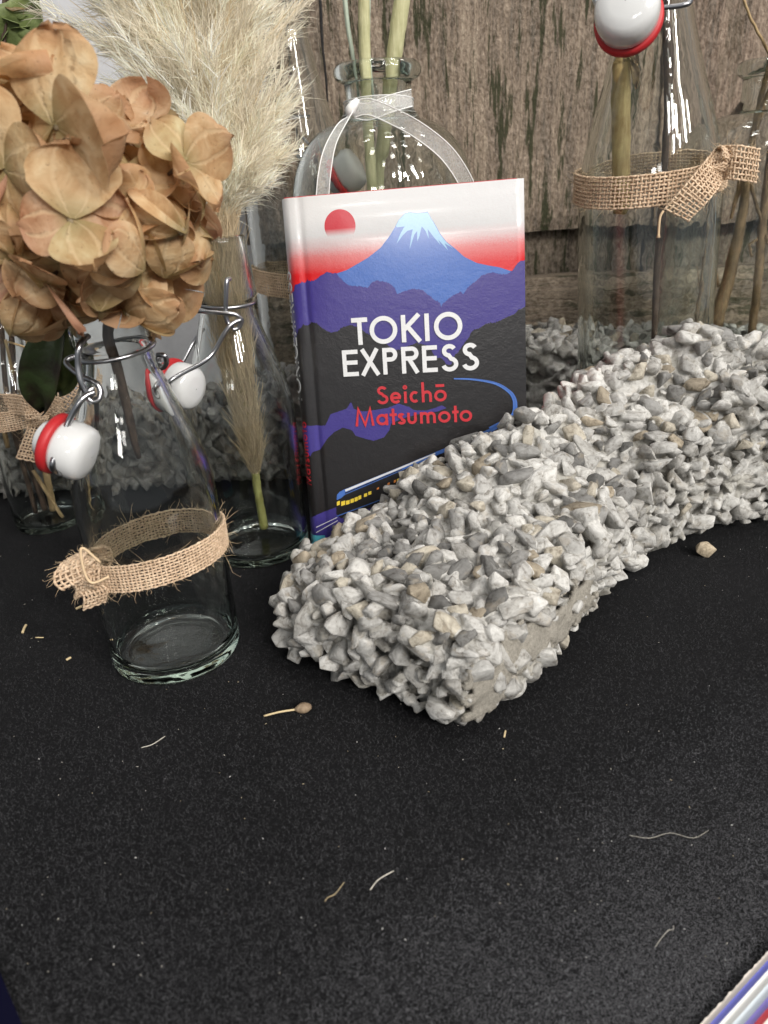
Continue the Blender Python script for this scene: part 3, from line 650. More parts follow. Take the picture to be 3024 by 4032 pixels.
def word(name, chars, base_px, top_px, boxes, t, m, lower=None):
    v0 = z6(*base_px)[1]; v1 = z6(*top_px)[1]; h = v1-v0; L_ = []
    for ch, (xa, xb), yy, f in zip(chars, boxes, [base_px[1]]*len(chars), lower or [1]*len(chars)):
        # undo the slope of the line of text
        a = z6(xa, base_px[1]-(xa-base_px[0])*.06)[0]; b = z6(xb, base_px[1]-(xb-base_px[0])*.06)[0]
        ov = .012*h if ch in 'OoSsce' else 0
        L_.append((ch, a, v0-ov, b-a, h*f+2*ov, t, bk))
    return strokes_mesh(L_, m, name, cov, LAY[0])
tw = z6(323, 300)[0]-z6(282, 300)[0]
word('title_word', 'TOKIO', (285, 421), (240, 170), [(213, 362), (378, 635), (672, 862), (885, 935), (975, 1238)], tw, M_pr['white'])
word('title_word', 'EXPRESS', (140, 717), (125, 472), [(128, 272), (290, 474), (500, 638), (674, 834), (866, 1006), (1040, 1198), (1232, 1391)], tw*.95, M_pr['white'])
tr = tw*.62
hx = (z6(300, 895)[1]-z6(300, 970)[1])
def low(chars, base_px, boxes, xh, H_):
    v0 = z6(*base_px)[1]; L_ = []
    for ch, (xa, xb) in zip(chars, boxes):
        a = z6(xa, base_px[1]-(xa-base_px[0])*.052)[0]; b = z6(xb, base_px[1]-(xb-base_px[0])*.052)[0]
        if ch == '-': L_.append((ch, a, v0+xh*1.36, b-a, 0, tr, bk)); continue
        L_.append((ch, a, v0, b-a, H_ if ch in 'SM' else xh, tr, bk))
    strokes_mesh(L_, M_pr['red'], 'author_name', cov, LAY[0])
xh = z6(600, 860)[1]-z6(600, 968)[1]
low('Seicho-', (440, 976), [(441, 548), (564, 668), (691, 722), (742, 836), (858, 952), (974, 1090), (990, 1070)], xh, xh*1.55)
low('Matsumoto', (243, 1181), [(240, 416), (436, 545), (562, 628), (632, 708), (724, 812), (842, 988), (1010, 1126), (1142, 1202), (1210, 1326)], xh, xh*1.52)
# spine lettering, reading upwards
def spine_fn(u, v, off): return bk(S0-.0098*SP[0]-v, u, off)
SP = [.80]
def spine_word(chars, u0, h, t, ws, m, lower=False, gap=.0009):
    L_ = []; u = u0
    for ch in chars:
        w = ws.get(ch, .75)*h
        L_.append((ch, u, -h*.45, w, h*(.66 if lower and ch != 'M' else 1), t, spine_fn)); u += w+gap
    strokes_mesh(L_, m, 'spine_title', cov, LAY[0])
ws = dict(T=.6, O=1.05, K=.75, I=.2, E=.55, X=.75, P=.55, R=.6, S=.6, M=.95, a=.6, t=.35, s=.42, u=.5, m=.85, o=.62)
v_a = z5(205, 750)[1]; spine_word('TOKIO', v_a, .0085, .0012, ws, M_pr['white']); spine_word('EXPRESS', v_a+.0335, .0085, .0012, ws, M_pr['white'])
SP[0] = .50
spine_word('Matsumoto', z5(270, 1520)[1], .0060, .0008, ws, M_pr['red'], True)
strokes_mesh([('S', -.0012, .0022, .0028, .0045, .0008, bk)], M_pr['dark'], 'foot_mark', cov, LAY[0])
# ------------------------------------------------------------------ burlap weaving
def burlap(pts, sides, width, name='woven_strip', nl=8, pitch=.0021, yr=.00056, parent=None, closed=False, fuzz=1.0, seed=1, fray=0.):
    r = random.Random(seed)
    # resample path at half pitch
    P_ = np.array(pts, float); D_ = np.array([unit(s) for s in sides], float)
    if closed: P_ = np.vstack([P_, P_[:1]]); D_ = np.vstack([D_, D_[:1]])
    cl = np.concatenate([[0], np.cumsum(np.linalg.norm(np.diff(P_, axis=0), axis=1))]); n = max(4, int(cl[-1]/(pitch/2)))
    t = np.linspace(0, cl[-1], n+1); Q = np.stack([np.interp(t, cl, P_[:, k]) for k in range(3)], 1); E_ = np.stack([np.interp(t, cl, D_[:, k]) for k in range(3)], 1)
    E_ /= np.linalg.norm(E_, axis=1)[:, None]
    T_ = np.gradient(Q, axis=0); T_ /= np.linalg.norm(T_, axis=1)[:, None]+1e-12; N_ = np.cross(T_, E_)
    mb = MB(); am = yr*.85
    for j in range(nl):
        w = (j/(nl-1)-.5)*width; ph = j % 2; path = []; rs = []
        for i in range(len(Q)):
            h = am*math.sin(PI*i/2+PI/2*0+PI*ph)*1.0 if False else am*math.cos(PI*i/1.0*.5+PI*ph)
            jit = .00018*noise.noise(Vector((i*.35, j*5.1, seed)))
            path.append(Q[i]+E_[i]*(w+jit*1.6)+N_[i]*(h+jit)); rs.append(yr*(1+.28*noise.noise(Vector((i*.5, j*3.3, seed+9)))))
        if fray: path = path[:len(path)-int(r.random()*2)]; rs = rs[:len(path)]
        mb.add(*tube(path, rs, 5))
    for i in range(0, len(Q)-(2 if closed else 0), 2):
        path = []; k = nl*2-1; sh = .0003*r.uniform(-1, 1)
        for q in range(k):
            w = (q/(k-1)-.5)*width*1.03; h = -am*math.cos(PI*q*.5+PI*(i/2 % 2))
            path.append(Q[i]+E_[i]*w+N_[i]*h+T_[i]*(sh+.0002*noise.noise(Vector((q*.6, i, seed)))))
        mb.add(*tube(path, yr*r.uniform(.8, 1.1), 5))
    o = mb.build(name, M_burlap, parent)
    fz = MB()
    for _ in range(int(len(Q)*1.2*fuzz)):
        i = r.randrange(len(Q)); w = r.choice([-1, 1])*width*.5*r.uniform(.7, 1.05) if r.random() < .65 else r.uniform(-.5, .5)*width
        p = Q[i]+E_[i]*w; d = unit(E_[i]*math.copysign(1, w)*r.uniform(0, 1)+N_[i]*r.uniform(-.1, 1)+T_[i]*r.uniform(-1, 1)); L_ = r.uniform(.0015, .006)*(1.8 if r.random() < .08 else 1)
        c = unit(np.array([r.gauss(0, 1), r.gauss(0, 1), r.gauss(0, 1)]))*L_*.5
        fz.add(*tube([p, p+d*L_*.5+c*.35, p+d*L_+c*.6, p+d*L_*1.2+c*1.3], [.00009, .00008, .00007, .00004], 3))
    tag(fz.build('loose_fibres', M_burfuzz, parent), kind='stuff')
    return o
def band_on(label, cx, cy, rad, z0, ax, ay, width, group=None, yr=.00047, nl=10, pitch=.00185, name='burlap_band', axis=None):
    root = thing(name, label, 'burlap ribbon', (cx, cy, z0-width/2), group); pts = []; sd = []
    for a in np.linspace(0, 2*PI, 121)[:-1]:
        dx, dy = rad*math.cos(a), rad*math.sin(a); z = z0+ax*dx+ay*dy; ox, oy = axis(z) if axis else (cx, cy)
        pts.append((ox+dx, oy+dy, z)); sd.append((0, 0, 1))
    burlap(pts, sd, width, parent=root, closed=True, nl=nl, yr=yr, pitch=pitch, seed=int(abs(cx)*1e4))
    return root
def knot(root, c, s, seed=1, axis=(1, 0, .2)):
    # a few tight turns of strip wound over each other
    r = random.Random(seed); c = np.array(c, float)
    for q in range(3):
        ax = unit(np.array(axis)+np.array([r.uniform(-.5, .5), r.uniform(-.3, .3), r.uniform(-.6, .6)])); u = unit(np.cross(ax, [0, .3, 1])); v = np.cross(ax, u)
        R_ = s*(.55+.18*q); pts = [c+R_*(math.cos(a)*u*1.0+math.sin(a)*v*.85)+ax*s*.35*math.sin(a*1.5+q) for a in np.linspace(0, 2*PI*1.05, 26)]
        burlap(pts, [ax+.3*u*math.sin(3*a) for a in np.linspace(0, 6.3, 26)], s*1.15, 'knot', nl=6, pitch=.002, yr=.0006, parent=root, seed=seed+q)
def tail(root, pts, side0, side1, width, seed=1, nl=7):
    p = smooth_path(pts, 8); k = len(p)
    burlap(p, [np.array(side0)*(1-i/(k-1))+np.array(side1)*i/(k-1) for i in range(k)], width, 'tail', nl=nl, pitch=.0021, yr=.00058, parent=root, seed=seed, fray=1)

# ------------------------------------------------------------------ bottles
def shell(outer, wall, base_th, n=72):
    """closed bottle profile: outer from bottom centre up, then the inside back down"""
    inner = []
    for i in range(len(outer)-1, -1, -1):
        r, z = outer[i]
        if z < base_th+.0005: break
        inner.append((max(.001, r-wall), z))
    inner[0] = (inner[0][0]+wall*.25, outer[-1][1]-.0005) if False else inner[0]
    ri = inner[-1][0]
    inner += [(ri*.985, base_th+.0022), (ri*.93, base_th+.0006), (ri*.8, base_th), (ri*.4, base_th+.001), (.0003, base_th+.0018)]
    return lathe(outer+inner, n)
def rounded(r, edge=.002): return [(.0003, .0016), (r*.5, .0014), (r*.82, .0004), (r-edge, 0), (r-edge*.3, edge*.3), (r, edge)]
def fine(prof, k=4):
    p = smooth_path([np.array([a, b]) for a, b in prof], k); return [(float(q[0]), float(q[1])) for q in p]
def place(V, loc, tilt=(0, 0)):
    Rm = np.array(Matrix.Rotation(tilt[0], 3, 'X') @ Matrix.Rotation(tilt[1], 3, 'Y')); return V@Rm.T+np.array(loc)
PROF_S = rounded(.0308)+fine([(.031, .004), (.031, .04), (.031, .080), (.0303, .092), (.0278, .104), (.0243, .1155), (.0190, .131), (.0155, .142), (.0143, .149)], 4)+[(.0150, .1508), (.0166, .1520), (.0170, .1540), (.0167, .1565)]+fine([(.0160, .164), (.0152, .174), (.0146, .180)], 3)+[(.0141, .1822), (.0130, .1830), (.0120, .1826)]
def stopper(parent, c, ax, s=1.0, hole_dir=None):
    """porcelain stopper: ax points from the rubber ring to the domed top"""
    ax = unit(ax); u = unit(np.cross(ax, [.2, .3, .9])); v = np.cross(ax, u)
    def put(V): return np.array([np.array(c)+q[0]*s*u+q[1]*s*v+q[2]*s*ax for q in V])
    V, F = lathe([(.0003, -.0105), (.0055, -.0102), (.0082, -.0085), (.0088, -.005), (.0088, -.001), (.0118, .0002), (.0128, .002), (.0129, .006), (.0127, .0095), (.0120, .0122), (.0102, .0138), (.0060, .0147), (.0003, .0149)], 40)
    so = mesh('stopper', put(V), F, M_porc, parent)
    V, F = lathe([(.0090, -.0042), (.0130, -.0042), (.0139, -.0032), (.0139, -.0006), (.0130, .0002), (.0090, .0002)], 40)
    mesh('rubber_ring', put(V), F, M_rub, so)
    hd = unit(hole_dir if hole_dir is not None else np.array([-.1, -1, .1])); hd = unit(hd-ax*(hd@ax)); hu = np.cross(ax, hd); hc = np.array(c)+ax*.0052*s+hd*.01262*s
    V, F = lathe([(.0003, -.0006), (.0016, -.0004), (.0026, .0002), (.0032, .0001), (.0032, -.001)], 20); mesh('wire_hole', np.array([hc+q[0]*s*hu+q[1]*s*ax+q[2]*s*hd for q in V]), F, M_hole, so)
    return so, hc, v, ax
def wire(parent, pts, r=.0011, n=8, name='wire_bail'): return mesh(name, *tube(smooth_path(pts, 8), r, 8), M_wire, parent)
def ring(parent, c, rad, r=.0010, tilt=(0, 0)):
    pts = [np.array(c)+place(np.array([[rad*math.cos(a), rad*math.sin(a), 0]]), (0, 0, 0), tilt)[0] for a in np.linspace(0, 2*PI, 49)]
    return mesh('neck_wire', *tube(pts, r, 8, False), M_wire, parent)

# front bottle (hydrangea)
FB = gr(700, 2550); FX, FY = FB[0], FB[1]
fb = thing('swing_top_bottle', 'small clear swing-top bottle holding the dried hydrangea, burlap band around its middle', 'bottle', (FX, FY, .0003), 'clear swing-top bottles')
V, F = shell(PROF_S, .0027, .0042); mesh('glass_body', place(V, (FX, FY, .0003)), F, M_glass, fb)
ring(fb, (FX, FY, .1495), .0156, tilt=(.06, -.08))
st, hole, v, ax = stopper(fb, P(240, 1752, FY-.026), P(352, 1790, FY-.029)-P(215, 1735, FY-.026), .90, (-.25, -1, -.75))
Yw = FY-.020
wire(fb, [P(352, 1322, FY-.012), P(330, 1338, Yw+.004), P(310, 1372, Yw), P(308, 1440, Yw-.001), P(318, 1500, Yw-.002), P(340, 1545, Yw-.002), P(362, 1560, Yw-.003)], .00125)
wire(fb, [P(318, 1490, Yw+.003), P(345, 1492, Yw+.002), P(380, 1510, Yw), P(395, 1540, Yw-.001), P(388, 1572, Yw-.003), P(364, 1582, Yw-.005), P(345, 1562, Yw-.005), P(352, 1538, Yw-.004), P(368, 1528, Yw-.003)], .00115)
wire(fb, [P(372, 1545, Yw-.004), P(340, 1558, Yw-.006), P(310, 1590, Yw-.008), P(262, 1680, Yw-.010), hole+np.array([.0008, -.0022, .005]), hole], .0013)
wire(fb, [P(385, 1570, FY-.014), P(382, 1640, FY-.004), P(372, 1700, FY+.002)], .0010)
wire(fb, [P(620, 1398, FY-.004), P(648, 1400, FY-.006), P(655, 1428, FY-.004), P(640, 1448, FY), P(626, 1430, FY+.002), P(622, 1405, FY+.002)], .0011)
wire(fb, [P(330, 1400, FY-.006), P(275, 1410, FY-.008), P(262, 1432, FY-.010), P(300, 1468, FY-.014), P(325, 1478, FY-.016)], .0011)
zf = [P(640, 2258, FY-.032)[2], P(770, 2038, FY+.032)[2], P(352, 2205, FY)[2], P(893, 2118, FY)[2]]
bw = band_on('tan burlap ribbon knotted around the small hydrangea bottle', FX, FY, .0322, sum(zf)/4, (zf[3]-zf[2])/.062, (zf[1]-zf[0])/.064, .0125)
kc = P(345, 2250, FY-.022); knot(bw, kc, .0108, 4)
tail(bw, [kc+np.array([0, -.006, -.002]), P(375, 2335, FY-.030), P(372, 2385, FY-.028)], (1, 0, .2), (1, .1, .3), .0105, 5)
mesh('tie_string', *tube(smooth_path([P(395, 2215, FY-.034), P(330, 2160, FY-.036), P(318, 2180, FY-.037), P(335, 2260, FY-.038), P(365, 2295, FY-.038), P(430, 2270, FY-.036)], 6), .0006, 6), M_burfuzz, bw)

# pampas bottle
PB = gr(1023, 2147); PX, PY = PB[0], PB[1]
pb = thing('swing_top_bottle', 'small clear swing-top bottle holding the pampas plume, touching the book spine', 'bottle', (PX, PY, .0003), 'clear swing-top bottles')
V, F = shell(PROF_S, .0027, .0042); mesh('glass_body', place(V, (PX, PY, .0003)), F, M_glass, pb)
ring(pb, (PX, PY, .1495), .0156, tilt=(.04, .05))
Yq = PY-.019
_, hole, _, _ = stopper(pb, P(688, 1510, PY-.034), P(790, 1535, PY-.042)-P(690, 1508, PY-.035), .92, (0, -1, .1))
wire(pb, [P(905, 1098, PY-.0165), P(893, 1106, Yq-.001), P(890, 1160, Yq-.002), P(889, 1240, Yq-.002), P(900, 1275, Yq-.002), P(918, 1282, Yq-.003)], .0012)
wire(pb, [P(775, 1188, PY-.010), P(735, 1192, PY-.013), P(718, 1203, PY-.015), P(740, 1218, PY-.018), P(800, 1226, Yq-.004), P(890, 1233, Yq-.005), P(930, 1240, Yq-.004), P(950, 1262, Yq-.003), P(940, 1290, Yq-.003), P(915, 1298, Yq-.004)], .0012)
wire(pb, [P(950, 1258, Yq-.003), P(915, 1275, Yq-.006), P(885, 1310, Yq-.008), P(820, 1410, Yq-.012), hole+np.array([.004, -.0035, .005]), hole], .0012)
wire(pb, [P(800, 1290, PY-.002), P(760, 1350, PY-.004), P(728, 1410, PY-.010), P(712, 1440, PY-.014)], .0011)

# small bottle behind, left edge
LB = gr(205, 2052); LX, LY = LB[0], LB[1]
lb = thing('small_bottle', 'small clear bottle with straw stems and burlap bow behind the hydrangea bottle', 'bottle', (LX, LY, .0003))
pr = rounded(.0228)+fine([(.023, .004), (.0232, .05), (.0228, .078), (.020, .095), (.0155, .107), (.0125, .116), (.0120, .128)], 4)+[(.0135, .130), (.0138, .134), (.0125, .136), (.011, .1362)]
V, F = shell(pr, .0022, .004, 56); mesh('glass_body', place(V, (LX, LY, .0003)), F, M_glass, lb)
b3 = band_on('tan burlap ribbon tied in a bow on the small straw bottle', LX, LY, .0243, P(150, 1640, LY-.02)[2], .10, .05, .012)
kc = P(165, 1640, LY-.027); knot(b3, kc, .0075, 14)
tail(b3, [kc, P(215, 1600, LY-.034), P(262, 1530, LY-.034), P(285, 1450, LY-.030)], (.6, 0, -.8), (1, 0, -.25), .012, 15)
tail(b3, [kc, P(140, 1720, LY-.034), P(105, 1810, LY-.034)], (1, 0, -.3), (1, 0, -.3), .012, 16)
tail(b3, [kc, P(100, 1600, LY-.030), P(20, 1590, LY-.02), P(-60, 1585, LY-.01)], (0, 0, 1), (0, 0, 1), .012, 17)

# tall bottle behind the pampas, left of the book
TBc = P(1205, 1000, .625); TX, TY = TBc[0], TBc[1]
prof_L = rounded(.0425, .003)+fine([(.043, .005), (.043, .08), (.043, .165), (.0425, .19), (.0395, .207), (.034, .228), (.0285, .246), (.0225, .268), (.0172, .29), (.0152, .302)], 4)+[(.0165, .303), (.018, .3055), (.0178, .310)]+fine([(.0168, .320), (.0158, .332)], 2)+[(.0140, .334), (.0130, .3335)]
tb = thing('swing_top_bottle', 'tall clear swing-top bottle with plain burlap band, standing behind the pampas plume', 'bottle', (TX, TY, .0003), 'clear swing-top bottles')
V, F = shell(prof_L, .003, .005); mesh('glass_body', place(V, (TX, TY, .0003)), F, M_glass, tb)
b4 = band_on('plain tan burlap band around the tall bottle behind the pampas plume', TX, TY, .0445, P(1060, 1130, TY-.03)[2], -.10, .0, .017, nl=9)
wire(tb, [P(1092, 522, TY-.02), P(1140, 580, TY-.024), P(1188, 632, TY-.03)], .0011)
wire(tb, [P(1095, 470, TY-.02), P(1150, 464, TY-.022), P(1215, 458, TY-.01)], .0011)
wire(tb, [P(1192, 542, TY-.02), P(1218, 572, TY-.025), P(1300, 650, TY-.05)], .0011)
stopper(tb, P(1345, 700, TY-.054), (.8, -.2, .5), 1.05, (0, 1, 0))

# round-shouldered bottle behind the book
def apothecary(name, label, cx, cy, h, rb, rn, rr, n=80, grp=None):
    root = thing(name, label, 'bottle', (cx, cy, .0003), grp)
    zs = h-.012; pr = rounded(rb-.001, .004)+[(rb, .008), (rb, .05), (rb, .10)]
    zc = zs-.022-rb*.82
    pr += [(rb, zc-.01)]
    for a in np.linspace(0, 1, 16)[1:]:
        th = a*PI/2*.93; rr_ = rn+(rb-rn)*math.cos(th)**.92; pr.append((rr_, zc+rb*.82*math.sin(th)/math.sin(PI/2*.93)))
    pr += [(rn*.985, zs-.014), (rn*.98, zs-.006), (rn*1.0, zs-.001)]
    tr_ = .0052
    pr += [(rr-tr_+tr_*math.sin(a), zs+tr_-tr_*math.cos(a)) for a in np.linspace(.3, PI-.15, 12)]+[(rn*.86, zs+2*tr_-.0004)]
    V, F = shell(pr, .0032, .006, n); mesh('glass_body', place(V, (cx, cy, .0003)), F, M_glass2, root); return root, zs, zc
RBc = P(1472, 272, .533); RX, RY, RZ = RBc
rbt, zs, zc = apothecary('round_shouldered_bottle', 'round-shouldered glass bottle with white organza ribbon behind the book', RX+.002, RY, RZ+.005, .0600, .0212, .0275)
RX += .002

# tall bottle at the right
QB = P(2552, 760, .492); QX, QY = QB[0], QB[1]; QT = math.radians(-3.6)
def qaxis(z): return QX+math.tan(QT)*(z-.19), QY
qz = .0015
qb = thing('swing_top_bottle', 'tall clear swing-top bottle with knotted burlap band behind the gravel lump', 'bottle', (qaxis(0)[0], QY, .0), 'clear swing-top bottles')
k_ = .985
V, F = shell([(r*k_, z*1.0) for r, z in prof_L], .0038, .006); mesh('glass_body', place(V, (qaxis(0)[0], QY, .004), (0, QT)), F, M_glass, qb)
stopper(qb, P(2474, 70, QY-.058), (-.44, -1, .34), 1.2, (-1, .2, 0))
wire(qb, [P(2380, 70, QY-.050), P(2350, 20, QY-.046), P(2330, -60, QY-.04), P(2370, -160, QY-.02)], .0013)
wire(qb, [P(2560, 45, QY-.052), P(2600, 32, QY-.048), P(2680, 22, QY-.042), P(2722, 0, QY-.038), P(2715, -80, QY-.02)], .0013)
qzs = [P(2540, 720, QY-.044)[2], P(2640, 600, QY+.044)[2], P(2268, 735, QY)[2], P(2800, 640, QY)[2]]
b5 = band_on('tan burlap ribbon knotted around the tall bottle behind the gravel lump', QX, QY, .0438, (qzs[2]+qzs[3])/2-.002, (qzs[3]-qzs[2])/.088, (qzs[1]-qzs[0])/.088*.55, .0165, nl=9, pitch=.0024, yr=.00068, axis=qaxis)
kc = P(2838, 640, QY-.040); knot(b5, kc, .0085, 24)
tail(b5, [kc, P(2760, 740, QY-.056), P(2660, 850, QY-.054)], (.6, 0, -.8), (.85, 0, -.4), .0155, 25)
tail(b5, [kc, P(2900, 640, QY-.050), P(2990, 655, QY-.046)], (0, 0, 1), (0, .1, 1), .0165, 26)
mesh('tie_string', *tube(smooth_path([P(2612, 830, QY-.056), P(2598, 860, QY-.056), P(2592, 935, QY-.055)], 6), [.0007]*12+[.0012], 6), M_burfuzz, b5)

# bottle cut by the right edge
EB = P(3098, 240, .560)
ebt, ezs, ezc = apothecary('round_shouldered_bottle', 'greenish glass bottle filled with dry branches beside the tall burlap bottle', EB[0]+.006, EB[1]+.02, EB[2]+.005, .062, .0225, .0275)
EX, EY = EB[0]+.006, EB[1]+.02

# organza ribbon on the round-shouldered bottle
def organza():
    m, nt, p, out = mat('organza'); v = coord(nt); n = noise_n(nt, v, 1500, 2, .7)
    p.inputs['Base Color'].default_value = (.82, .82, .80, 1); p.inputs['Roughness'].default_value = .45; p.inputs['Sheen Weight'].default_value = .3
    t = nd(nt, 'ShaderNodeBsdfTransparent'); mx = nd(nt, 'ShaderNodeMixShader'); r = ramp(nt, n, [(.3, (.16, .16, .16)), (.7, (.44, .44, .44))])
    nt.links.new(r.outputs[0], mx.inputs[0]); nt.links.new(t.outputs[0], mx.inputs[1]); nt.links.new(p.outputs[0], mx.inputs[2]); nt.links.new(mx.outputs[0], out.inputs['Surface']); return m
M_org = organza(); M_orge = plain('ribbon_edge', (.80, .80, .78), .6)
rib = thing('organza_ribbon', 'sheer white organza ribbon tied around the neck of the round bottle', 'ribbon', (RX, RY-.03, .15))
def ribstrip(pts, sides, w, name='ribbon_tail'):
    p = smooth_path(pts, 8); k = len(p); sd = smooth_path(sides, 8); V = []; F = []; nw = 5
    for i in range(k):
        s = unit(sd[min(i, len(sd)-1)])
        for j in range(nw): V.append(p[i]+s*(j/(nw-1)-.5)*w)
    for i in range(k-1):
        for j in range(nw-1): a = i*nw+j; F.append((a, a+1, a+nw+1, a+nw))
    o = mesh(name, V, F, M_org, rib)
    for j in (0, nw-1): mesh('ribbon_edge', *tube([V[i*nw+j] for i in range(k)], .00035, 5), M_orge, o)
Yr = RY-.0245
kn = P(1392, 432, Yr-.004)
# loop round the neck
pts = []; sd = []
for a in np.linspace(0, 2*PI, 33): pts.append((RX+.0222*math.cos(a), RY+.0222*math.sin(a), kn[2]+.001-.002*math.sin(a))); sd.append((0, 0, 1))
ribstrip(pts[::2], sd[::2], .0085, 'neck_loop')
mesh('ribbon_knot', *tube(smooth_path([kn+np.array([-.003, 0, -.003]), kn+np.array([-.001, -.002, .001]), kn+np.array([.003, -.001, .005])], 4), [.0016, .0025, .003, .0032, .003, .0028, .0026, .002, .0015], 8), M_orge, rib)
ribstrip([kn, P(1350, 480, Yr-.012), P(1300, 575, Yr-.022), P(1278, 680, Yr-.028), P(1268, 790, Yr-.030)], [(.6, 0, .8), (1, 0, .4), (1, 0, .3), (1, 0, .1), (1, 0, 0)], .0075)
ribstrip([kn, P(1450, 420, Yr-.008), P(1540, 455, Yr-.014), P(1650, 515, Yr-.026), P(1760, 605, Yr-.032), P(1835, 720, Yr-.030), P(1850, 800, Yr-.026)], [(0, 0, 1), (.2, 0, 1), (.4, 0, .9), (.5, 0, .8), (.75, 0, .6), (1, 0, .3), (1, 0, .1)], .0085)
ribstrip([kn, P(1450, 440, Yr-.006), P(1540, 408, Yr-.008), P(1622, 385, Yr-.006)], [(0, 0, 1), (-.1, 0, 1), (-.2, 0, 1), (-.05, 0, 1)], .0088)
# ------------------------------------------------------------------ plants
def stem_mat(name, c0, c1, sc=60):
    m, nt, p, out = mat(name); v = coord(nt, 'Object', (1, 1, .12)); n = noise_n(nt, v, sc*8, 4, .65); n2 = noise_n(nt, coord(nt), 90, 3)
    r = ramp(nt, mixc(nt, .5, n, n2), [(.34, c0), (.62, c1)]); nt.links.new(r.outputs[0], p.inputs['Base Color']); p.inputs['Roughness'].default_value = .65; p.inputs['Specular IOR Level'].default_value = .3
    nt.links.new(bump(nt, n, .6, .0008), p.inputs['Normal']); return m
M_dstem = stem_mat('dark_stem', (.035, .022, .016), (.13, .09, .065))
M_gstem = stem_mat('green_stalk', (.20, .19, .05), (.36, .36, .13))
M_reed = stem_mat('pale_reed', (.34, .33, .17), (.54, .52, .31))
M_blade = stem_mat('bluish_blade', (.30, .36, .29), (.48, .54, .44))
M_ystem = stem_mat('yellow_stem', (.27, .18, .065), (.50, .40, .19))
M_tstem = stem_mat('tan_stem', (.26, .17, .08), (.48, .35, .19))
M_bstem = stem_mat('brown_branch', (.10, .065, .035), (.30, .20, .11))
def stem(name, pts, r, m, parent=None, n=10, k=8, jit=0.):
    p = smooth_path(pts, k); N_ = len(p)
    if jit: p = [q+np.array([noise.noise(Vector((i*.6, 1, N_))), noise.noise(Vector((i*.6, 5, N_))), 0])*jit for i, q in enumerate(p)]
    rs = [np.interp(i/(N_-1), np.linspace(0, 1, len(r)), r) if hasattr(r, '__len__') else r for i in range(N_)]
    rs = [q*(1+.10*noise.noise(Vector((i*.7, 3, 2)))) for i, q in enumerate(rs)]
    return mesh(name, *tube(p, rs, n), m, parent)

# petals
def petal_mat():
    m, nt, p, out = mat('dried_petal'); uvn = nd(nt, 'ShaderNodeUVMap'); sx = nd(nt, 'ShaderNodeSeparateXYZ'); nt.links.new(uvn.outputs[0], sx.inputs[0])
    oi = nd(nt, 'ShaderNodeObjectInfo'); v = coord(nt)
    ad = nd(nt, 'ShaderNodeVectorMath', operation='ADD'); nt.links.new(v, ad.inputs[0]); nt.links.new(oi.outputs['Random'], ad.inputs[1])
    n1 = noise_n(nt, ad.outputs[0], 95, 5, .6, .5); n2 = noise_n(nt, ad.outputs[0], 700, 3, .6)
    base = ramp(nt, n1, [(.28, (.40, .225, .115)), (.44, (.56, .37, .215)), (.58, (.67, .495, .32)), (.74, (.75, .62, .45))])
    hue = ramp(nt, oi.outputs['Random'], [(0, (1.05, .98, .80)), (.45, (1.04, 1.03, .92)), (.65, (.96, .90, .80)), (.80, (.84, .90, .74)), (1, (1.0, .80, .84))])
    c = mixc(nt, 1., base.outputs[0], hue.outputs[0], 'MULTIPLY')
    # olive towards the floret centre, rosy at the rim
    c = mixc(nt, ramp(nt, sx.outputs[1], [(.0, (.85,)*3), (.38, (0, 0, 0))]).outputs[0], c, (.30, .24, .10))
    e = nd(nt, 'ShaderNodeMath', operation='MULTIPLY'); nt.links.new(ramp(nt, sx.outputs[1], [(.70, (0, 0, 0)), (1, (.95,)*3)]).outputs[0], e.inputs[0]); nt.links.new(n1, e.inputs[1])
    c = mixc(nt, e.outputs[0], c, (.36, .14, .075))
    # veins fan out from the base
    a1 = nd(nt, 'ShaderNodeMath', operation='MULTIPLY_ADD'); nt.links.new(sx.outputs[0], a1.inputs[0]); a1.inputs[1].default_value = 17; 
    wv = nd(nt, 'ShaderNodeMath', operation='MULTIPLY'); nt.links.new(n1, wv.inputs[0]); wv.inputs[1].default_value = 5.; nt.links.new(wv.outputs[0], a1.inputs[2])
    si = nd(nt, 'ShaderNodeMath', operation='SINE'); nt.links.new(a1.outputs[0], si.inputs[0])
    ve = ramp(nt, si.outputs[0], [(.70, (0, 0, 0)), (.98, (1, 1, 1))])
    vm = nd(nt, 'ShaderNodeMath', operation='MULTIPLY'); nt.links.new(ve.outputs[0], vm.inputs[0]); vm.inputs[1].default_value = .36
    c = mixc(nt, vm.outputs[0], c, (.80, .62, .38))
    sp = ramp(nt, n2, [(.66, (0, 0, 0)), (.72, (.7,)*3)]); c = mixc(nt, sp.outputs[0], c, (.15, .08, .04))
    nt.links.new(c, p.inputs['Base Color']); p.inputs['Roughness'].default_value = .62; p.inputs['Specular IOR Level'].default_value = .25
    vb = nd(nt, 'ShaderNodeMath', operation='MULTIPLY'); nt.links.new(ve.outputs[0], vb.inputs[0]); vb.inputs[1].default_value = -1
    nt.links.new(bump(nt, n1, .7, .0020, bump(nt, ve.outputs[0], .45, .0005)), p.inputs['Normal'])
    tl = nd(nt, 'ShaderNodeBsdfTranslucent'); nt.links.new(c, tl.inputs[0]); mx = nd(nt, 'ShaderNodeMixShader'); mx.inputs[0].default_value = .38
    nt.links.new(p.outputs[0], mx.inputs[1]); nt.links.new(tl.outputs[0], mx.inputs[2]); nt.links.new(mx.outputs[0], out.inputs['Surface']); return m
M_petal = petal_mat(); M_calyx = plain('floret_eye', (.26, .20, .12), .7)
